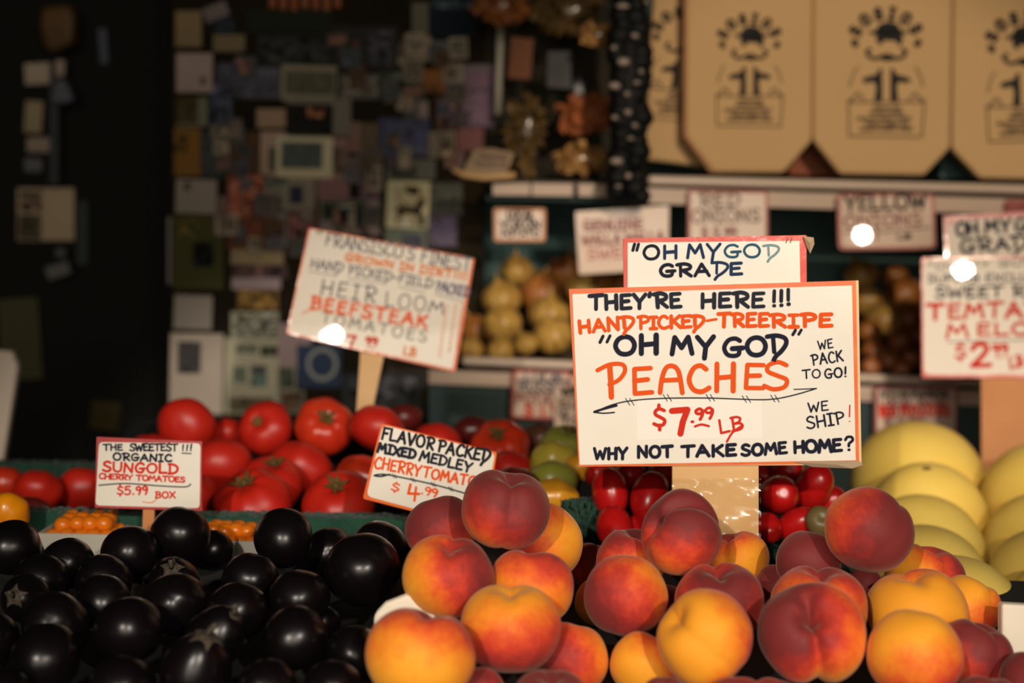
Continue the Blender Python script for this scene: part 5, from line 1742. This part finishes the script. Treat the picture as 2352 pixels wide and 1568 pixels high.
s.write('My', (784, 196), (984, 192), 80, 19, TEALD, H)
s.write('GO', (1014, 192), (1236, 190), 76, 17, TEAL, H)
s.write('d', (1274, 190), (1352, 186), 72, 15, TEALP, H, label='faded teal lettering')
s.write('"', (1392, 142), (1440, 140), 60, 7, MAROONI, H)
s.write('GRA', (614, 308), (918, 302), 72, 21, NAVY, H)
s.write('d', (948, 300), (1030, 300), 74, 18, TEALD, H)
s.write('E', (1048, 298), (1120, 296), 72, 21, TEALD, H)
F = .0022
s.write("THEY'RE", (176, 516), (738, 500), 84, 25, SLATE, F)
s.write('HERE', (868, 502), (1252, 498), 86, 25, SLATE, F)
s.write('!!!', (1304, 496), (1424, 484), 88, 24, SLATE, F, gap=.12)
s.write('HANd', (112, 662), (448, 634), 76, 23, ORANGE, F)
s.write('PICKEd', (478, 636), (880, 624), 72, 22, ORANGE, F, gap=.13)
s.write('-', (900, 622), (968, 616), 80, 16, ORANGE, F)
s.write('TREE', (972, 622), (1280, 618), 78, 24, ORANGE, F)
s.write('RIPE', (1298, 622), (1672, 618), 74, 24, ORANGE, F)
s.write('"', (232, 776), (310, 772), 82, 19, NAVY, F)
s.write('OH', (332, 796), (592, 788), 108, 33, NAVY, F)
s.write('My', (684, 792), (944, 784), 104, 32, NAVY, F, gap=.26)
s.write('GO', (1004, 802), (1268, 796), 112, 30, NAVY, F)
s.write('d', (1300, 790), (1396, 786), 112, 28, NAVY, F)
s.write('"', (1428, 712), (1494, 708), 60, 18, NAVY, F)
# tall PEACHES, the P with its long foot
pp = smooth([(222, 892), (300, 856), (376, 856), (392, 896), (356, 950), (296, 980)])
s.strokes(stroke_polys(pp, 27, False) + stroke_polys([(298, 870), (304, 960), (308, 1058)], 34, True), ORANGE, F)
s.write('E', (444, 1040), (560, 1036), 158, 30, ORANGE, F, jitter=0)
s.write('a', (610, 1030), (748, 1032), 164, 30, ORANGE, F, jitter=0)
s.write('C', (792, 1032), (916, 1020), 162, 30, ORANGE, F, jitter=0)
s.write('H', (954, 1020), (1070, 1020), 168, 32, ORANGE, F, jitter=0)
s.write('E', (1132, 1004), (1248, 1010), 150, 30, ORANGE, F, jitter=0)
s.write('S', (1256, 1010), (1400, 1008), 168, 28, ORANGE, F, jitter=0)
s.line([(202, 1152), (300, 1110), (420, 1082), (620, 1066), (920, 1064), (1200, 1074), (1330, 1068), (1460, 1040), (1580, 1004)], 8, SLATE, name='arrow')
s.line([(202, 1150), (250, 1134), (340, 1110)], 15, NAVY, name='arrow')
s.line([(204, 1152), (260, 1158), (326, 1153)], 9, NAVY, name='arrow')
s.line([(1580, 1004), (1510, 1008), (1440, 1010)], 7, SLATE, name='arrow')
ticks = []
for x, y in ((422, 1086), (655, 1062), (922, 1062), (1145, 1070), (1322, 1066)):
    for dx in (-14, 12):
        ticks += stroke_polys([(x + dx - 12, y - 20), (x + dx + 14, y + 22)], 5, True)
s.strokes(ticks, SLATE, F, name='arrow_ticks')
s.write('$', (570, 1244), (644, 1242), 118, 22, REDINK, F)
s.write('7', (686, 1286), (786, 1284), 148, 38, REDINK, F, jitter=0)
s.write('.', (800, 1212), (822, 1210), 60, 20, REDINK, F)
s.write('99', (828, 1196), (938, 1192), 66, 19, REDINK, F, gap=.1)
s.line([(826, 1240), (866, 1228), (912, 1238)], 15, REDINK)
s.write('LB', (984, 1282), (1124, 1256), 84, 17, REDINK, F)
s.line([(1118, 1236), (1060, 1276), (1024, 1334)], 14, REDINK)
s.write('WE', (1594, 764), (1682, 752), 54, 9, NAVY, F)
s.write('PACK', (1556, 860), (1744, 834), 64, 11, NAVY, F)
s.write('TO', (1496, 944), (1604, 936), 50, 10, NAVY, F)
s.write('GO!', (1634, 940), (1768, 930), 56, 11, NAVY, F)
s.write('WE', (1532, 1150), (1652, 1140), 56, 10, NAVY, F)
s.write('SHIP', (1524, 1256), (1754, 1222), 72, 12, NAVY, F)
s.write('!', (1774, 1214), (1800, 1212), 96, 8, REDINK, F)
s.write('WHY', (204, 1440), (404, 1440), 66, 21, NAVY, F)
s.write('NOT', (474, 1434), (684, 1426), 66, 22, NAVY, F)
s.write('TAKE', (748, 1428), (1078, 1418), 66, 22, NAVY, F)
s.write('SOME', (1118, 1420), (1394, 1404), 68, 21, NAVY, F)
s.write('HOME', (1444, 1404), (1734, 1390), 70, 22, NAVY, F, gap=.14)
s.write('?', (1762, 1388), (1812, 1384), 86, 17, NAVY, F)
s.stick([(690, 1484), (1226, 1478), (1226, 2060), (690, 2060)], WOOD, .0034, .008)
# crumpled clear wrap round the stick
rr = random.Random(14)
mb = MB()
nx, ny = 44, 40
pts, fs = [], []
for j in range(ny + 1):
    for i in range(nx + 1):
        x, y = 682 + (1232 - 682) * i / nx, 1560 + (2000 - 1560) * j / ny
        q = Vector((x * .012, y * .012, 3.1))
        pts.append(s.pt(x, y, .0036 + .004 * noise.noise(q * .35) + .0045 * (.35 - abs(noise.noise(Vector((x * .006 + y * .004, y * .011 - x * .004, 1.7)))))))
for j in range(ny):
    for i in range(nx):
        a = j * (nx + 1) + i
        fs.append((a, a + nx + 1, a + nx + 2, a + 1))
mb.add(pts, fs)
o = mb.build('clear_wrap', film_mat('clear_wrap', (.97, .96, .93, 1), .035), s.root)
# loose ends of film at the upper and lower corners
for (pl, nm) in (([(1500, 60), (1560, 70), (1566, 110), (1540, 170), (1524, 130)], 'film_end'), ([(1440, 1460), (1846, 1452), (1868, 1478), (1800, 1500), (1560, 1492)], 'film_end')):
    mb = MB()
    c = (sum(p[0] for p in pl) / len(pl), sum(p[1] for p in pl) / len(pl))
    ring = [s.pt(x, y, .0016 + rr.uniform(-.003, .003)) for x, y in reversed(pl)]
    mb.add(ring + [s.pt(c[0], c[1], .005)], [(i, (i + 1) % len(pl), len(pl)) for i in range(len(pl))])
    mb.build(nm, mat('film_edge', rgb(186, 162, 132), rough=.3, coat=.6, coat_rough=.1), s.root)

# ------------------------------------------------------------------ beefsteak tomato sign
n_h = half_normal(760, 770, 2.03, LAMP_A)
s = Sign('price_sign', 'tilted worn sign reading heirloom beefsteak tomatoes, on a wooden stick above the red tomatoes', 2.06, (880, 690), org=(640, 500, 3.266), normal=n_h)
s.card('board', [(226, 74), (1472, 302), (1326, 1158), (58, 868)], ORANGE_TAPE, 0, .004, 20)
s.card('paper_face', [(238, 86), (1452, 310), (1306, 1136), (72, 858)], PAPER_GLOSS, .0008, .0008, 20)
F = .0016
s.write('"', (276, 160), (326, 168), 60, 9, BLACKI, F)
s.write("FRANSISCO'S", (352, 208), (1012, 318), 92, 13, GREYD, F, gap=.14)
s.write('FINEST', (1066, 334), (1432, 402), 92, 13, GREYD, F, gap=.16)
s.write('GROWN IN DIRT!!!', (500, 322), (1404, 470), 56, 15, ORANGEP, F)
s.write('HANd PICKEd-FIELD', (240, 376), (1150, 530), 68, 12, GREYD, F, gap=.16)
s.write('PACKED', (1180, 552), (1424, 598), 76, 14, mat('violet_ink', rgb(72, 60, 92), rough=.5), F, gap=.12)
for a, b in (((228, 402), (432, 436)), ((520, 458), (776, 490)), ((904, 520), (1098, 560)), ((1180, 574), (1390, 630))):
    s.line([a, b], 6, GREYI, False)
s.write('HEIR', (316, 572), (720, 642), 112, 14, GREYD, F, gap=.34)
s.write('LOO', (800, 664), (1100, 700), 108, 13, GREYI, F, gap=.3)
s.write('M', (1124, 706), (1232, 722), 82, 13, GREYD, F)
s.write('BEEFSTEAK', (240, 682), (1106, 826), 92, 21, ORANGE, F, gap=.28)
s.line([(296, 690), (230, 694), (180, 720)], 9, ORANGEP)
s.write('TOMATOES', (316, 786), (1104, 934), 80, 12, GREYI, F, gap=.36)
s.write('$', (392, 908), (440, 916), 72, 12, ORANGEP, F)
s.write('7', (506, 966), (574, 974), 84, 22, REDINK, F)
s.write('99', (648, 952), (738, 962), 60, 17, REDINK, F, gap=.1)
s.line([(680, 974), (716, 982)], 7, REDINK, False)
s.write('LB', (934, 1026), (1024, 1044), 62, 15, ORANGEP, F)
sq = []
rr = random.Random(6)
for col_ in (1262, 1330, 1382):
    y = 650
    while y < 1030 - (col_ - 1262) * .4:
        x = col_ - (y - 650) * .14
        sq += stroke_polys([(x - 10, y), (x + 8, y + rr.uniform(4, 16)), (x - 8, y + rr.uniform(14, 26))], 6, True)
        y += 34
s.strokes(sq, ORANGEP, F, name='small_writing')
s.stick([(612, 1004), (786, 1034), (690, 1500), (580, 1470)], WOOD, .004, .008)

# ------------------------------------------------------------------ sungold sign
s = Sign('price_sign', 'small red-edged sign reading sungold cherry tomatoes, on a thin stick among the eggplants', 1.60, (340, 1088), org=(200, 960, 3.36))
s.card('board', [(74, 144), (886, 180), (886, 716), (60, 690)], DEEPRED, 0, .004)
s.card('paper_face', [(94, 184), (876, 194), (870, 694), (66, 672)], PAPER, .0008, .0008, 34)
F = .0016
s.write('THE', (130, 248), (276, 246), 46, 13, NAVY, F)
s.write('SWEETEST', (334, 250), (700, 252), 52, 13, NAVY, F, gap=.12)
s.write('!!!', (734, 250), (812, 250), 44, 12, NAVY, F)
s.line([(736, 268), (806, 272)], 8, NAVY, False)
s.write('ORGANIC', (204, 322), (654, 334), 52, 15, NAVY, F)
s.write('SUNGOLD', (126, 408), (700, 428), 72, 18, REDINK, F)
s.write('CHERRY TOMATOES', (96, 466), (756, 492), 40, 12, REDINK, F, gap=.13)
s.line([(96, 516), (300, 502), (560, 520), (760, 528), (802, 506)], 9, SLATE)
s.write('$5.99', (236, 590), (470, 584), 62, 14, REDINK, F)
s.write('BOX', (530, 612), (682, 614), 46, 13, REDINK, F)
s.line([(432, 642), (500, 650), (540, 622)], 6, ORANGEP)
s.stick([(426, 676), (512, 680), (508, 900), (418, 900)], WOODO, .004, .006)

# ------------------------------------------------------------------ mixed medley sign
s = Sign('price_sign', 'tilted white sign reading mixed medley cherry tomatoes, corner hidden by the crowning cleft peach', 1.585, (990, 1080), org=(820, 900, 3.459))
s.card('board', [(194, 248), (1112, 478), (1016, 1094), (46, 846)], ORANGE_TAPE, 0, .004, 20)
s.card('paper_face', [(206, 262), (1098, 486), (986, 1068), (76, 826)], PAPER, .0008, .0008, 46)
F = .0016
s.write('FLAVOR', (196, 372), (602, 456), 92, 21, BLACKI, F)
s.write('PACKEd', (640, 470), (1044, 556), 90, 21, BLACKI, F)
s.write('MIXED', (164, 472), (458, 530), 68, 23, SLATE, F)
s.write('MEDLEY', (496, 540), (900, 636), 76, 20, SLATE, F)
s.write('CHERRY', (136, 600), (500, 668), 88, 17, ORANGE, F)
s.write('TOMATOES', (520, 672), (1060, 772), 78, 17, ORANGE, F)
s.line([(136, 660), (220, 652), (420, 690), (640, 740), (860, 802), (980, 836)], 11, SLATE)
s.line([(140, 662), (190, 668), (260, 652)], 13, SLATE)
tk = []
for x, y in ((290, 664), (440, 694), (600, 730), (740, 766)):
    tk += stroke_polys([(x - 10, y - 16), (x + 8, y + 18)], 6, True) + stroke_polys([(x + 10, y - 12), (x + 24, y + 20)], 6, True)
s.strokes(tk, SLATE, F, name='arrow_ticks')
s.write('$', (270, 776), (330, 790), 66, 13, ORANGE, F)
s.write('4', (396, 858), (490, 866), 124, 20, ORANGE, F)
s.write('.99', (510, 806), (632, 836), 60, 14, ORANGE, F, gap=.1)
s.stick([(470, 950), (580, 980), (560, 1180), (450, 1180)], WOODO, .004, .006)

# ------------------------------------------------------------------ melon sign
n_m = half_normal(2216, 616, 2.36, LAMP_C)
s = Sign('price_sign', 'melon sign with a glaring shine and a header card, at the edge', 2.36, (2300, 730), org=(1850, 400, 3.016), normal=n_m)
s.card('header_board', [(955, 286), (2330, 214), (2340, 640), (975, 640)], DEEPRED, -.0035, .003)
s.card('header_face', [(984, 318), (2310, 246), (2320, 640), (992, 640)], mat('matt_paper', rgb(230, 220, 206), rough=.7, spec=.2), -.0028, .0006)
s.card('board', [(804, 578), (2320, 560), (2330, 1408), (808, 1408)], RED_TAPE, 0, .004, 20)
s.card('paper_face', [(814, 590), (2300, 572), (2310, 1384), (820, 1388)], mat('melon_sign_film', rgb(232, 222, 206), rough=.45, coat=1.0, coat_rough=.014, bump=(24, .012)), .0008, .0008, 50)
H, F = -.002, .0016
s.write('"', (996, 372), (1040, 370), 40, 9, REDINK, H)
s.write('OH', (1050, 424), (1196, 412), 88, 23, NAVY, H)
s.write('MY', (1250, 410), (1422, 396), 84, 24, NAVY, H)
s.write('GOD"', (1456, 396), (1800, 370), 88, 23, NAVY, H)
s.write('GRAdE', (1080, 546), (1640, 510), 92, 21, NAVY, H)
s.write('"OH MY GOd"', (850, 664), (1640, 630), 46, 10, GREYI, F)
s.write('SUPERB EXCLUSIVE', (850, 750), (1760, 738), 52, 13, GREYD, F)
s.write('SWEET RIPE', (900, 856), (1760, 848), 72, 17, SLATE, F)
s.write('T', (850, 1006), (950, 1006), 100, 30, REDINK, F)
s.write('EMTATION', (992, 1000), (1990, 980), 100, 24, REDINK, F)
s.write('M', (980, 1134), (1124, 1128), 90, 23, REDINK, F)
s.write('ELONS', (1190, 1116), (1820, 1108), 82, 21, REDINK, F)
s.line([(985, 1164), (1200, 1156), (1500, 1148), (1800, 1140)], 8, BROWNI)
s.write('$', (1036, 1276), (1110, 1274), 92, 18, REDINK, F)
s.write('2', (1152, 1336), (1276, 1332), 152, 34, REDINK, F)
s.write('99', (1296, 1250), (1404, 1240), 62, 18, REDINK, F, gap=.1)
s.line([(1320, 1268), (1380, 1264)], 8, REDINK, False)
s.write('LB', (1420, 1344), (1510, 1330), 78, 15, REDINK, F)
s.line([(1500, 1300), (1440, 1340), (1420, 1352)], 10, REDINK)
s.stick([(1220, 1410), (1620, 1410), (1620, 2500), (1225, 2500)], WOODO, .004, .012)
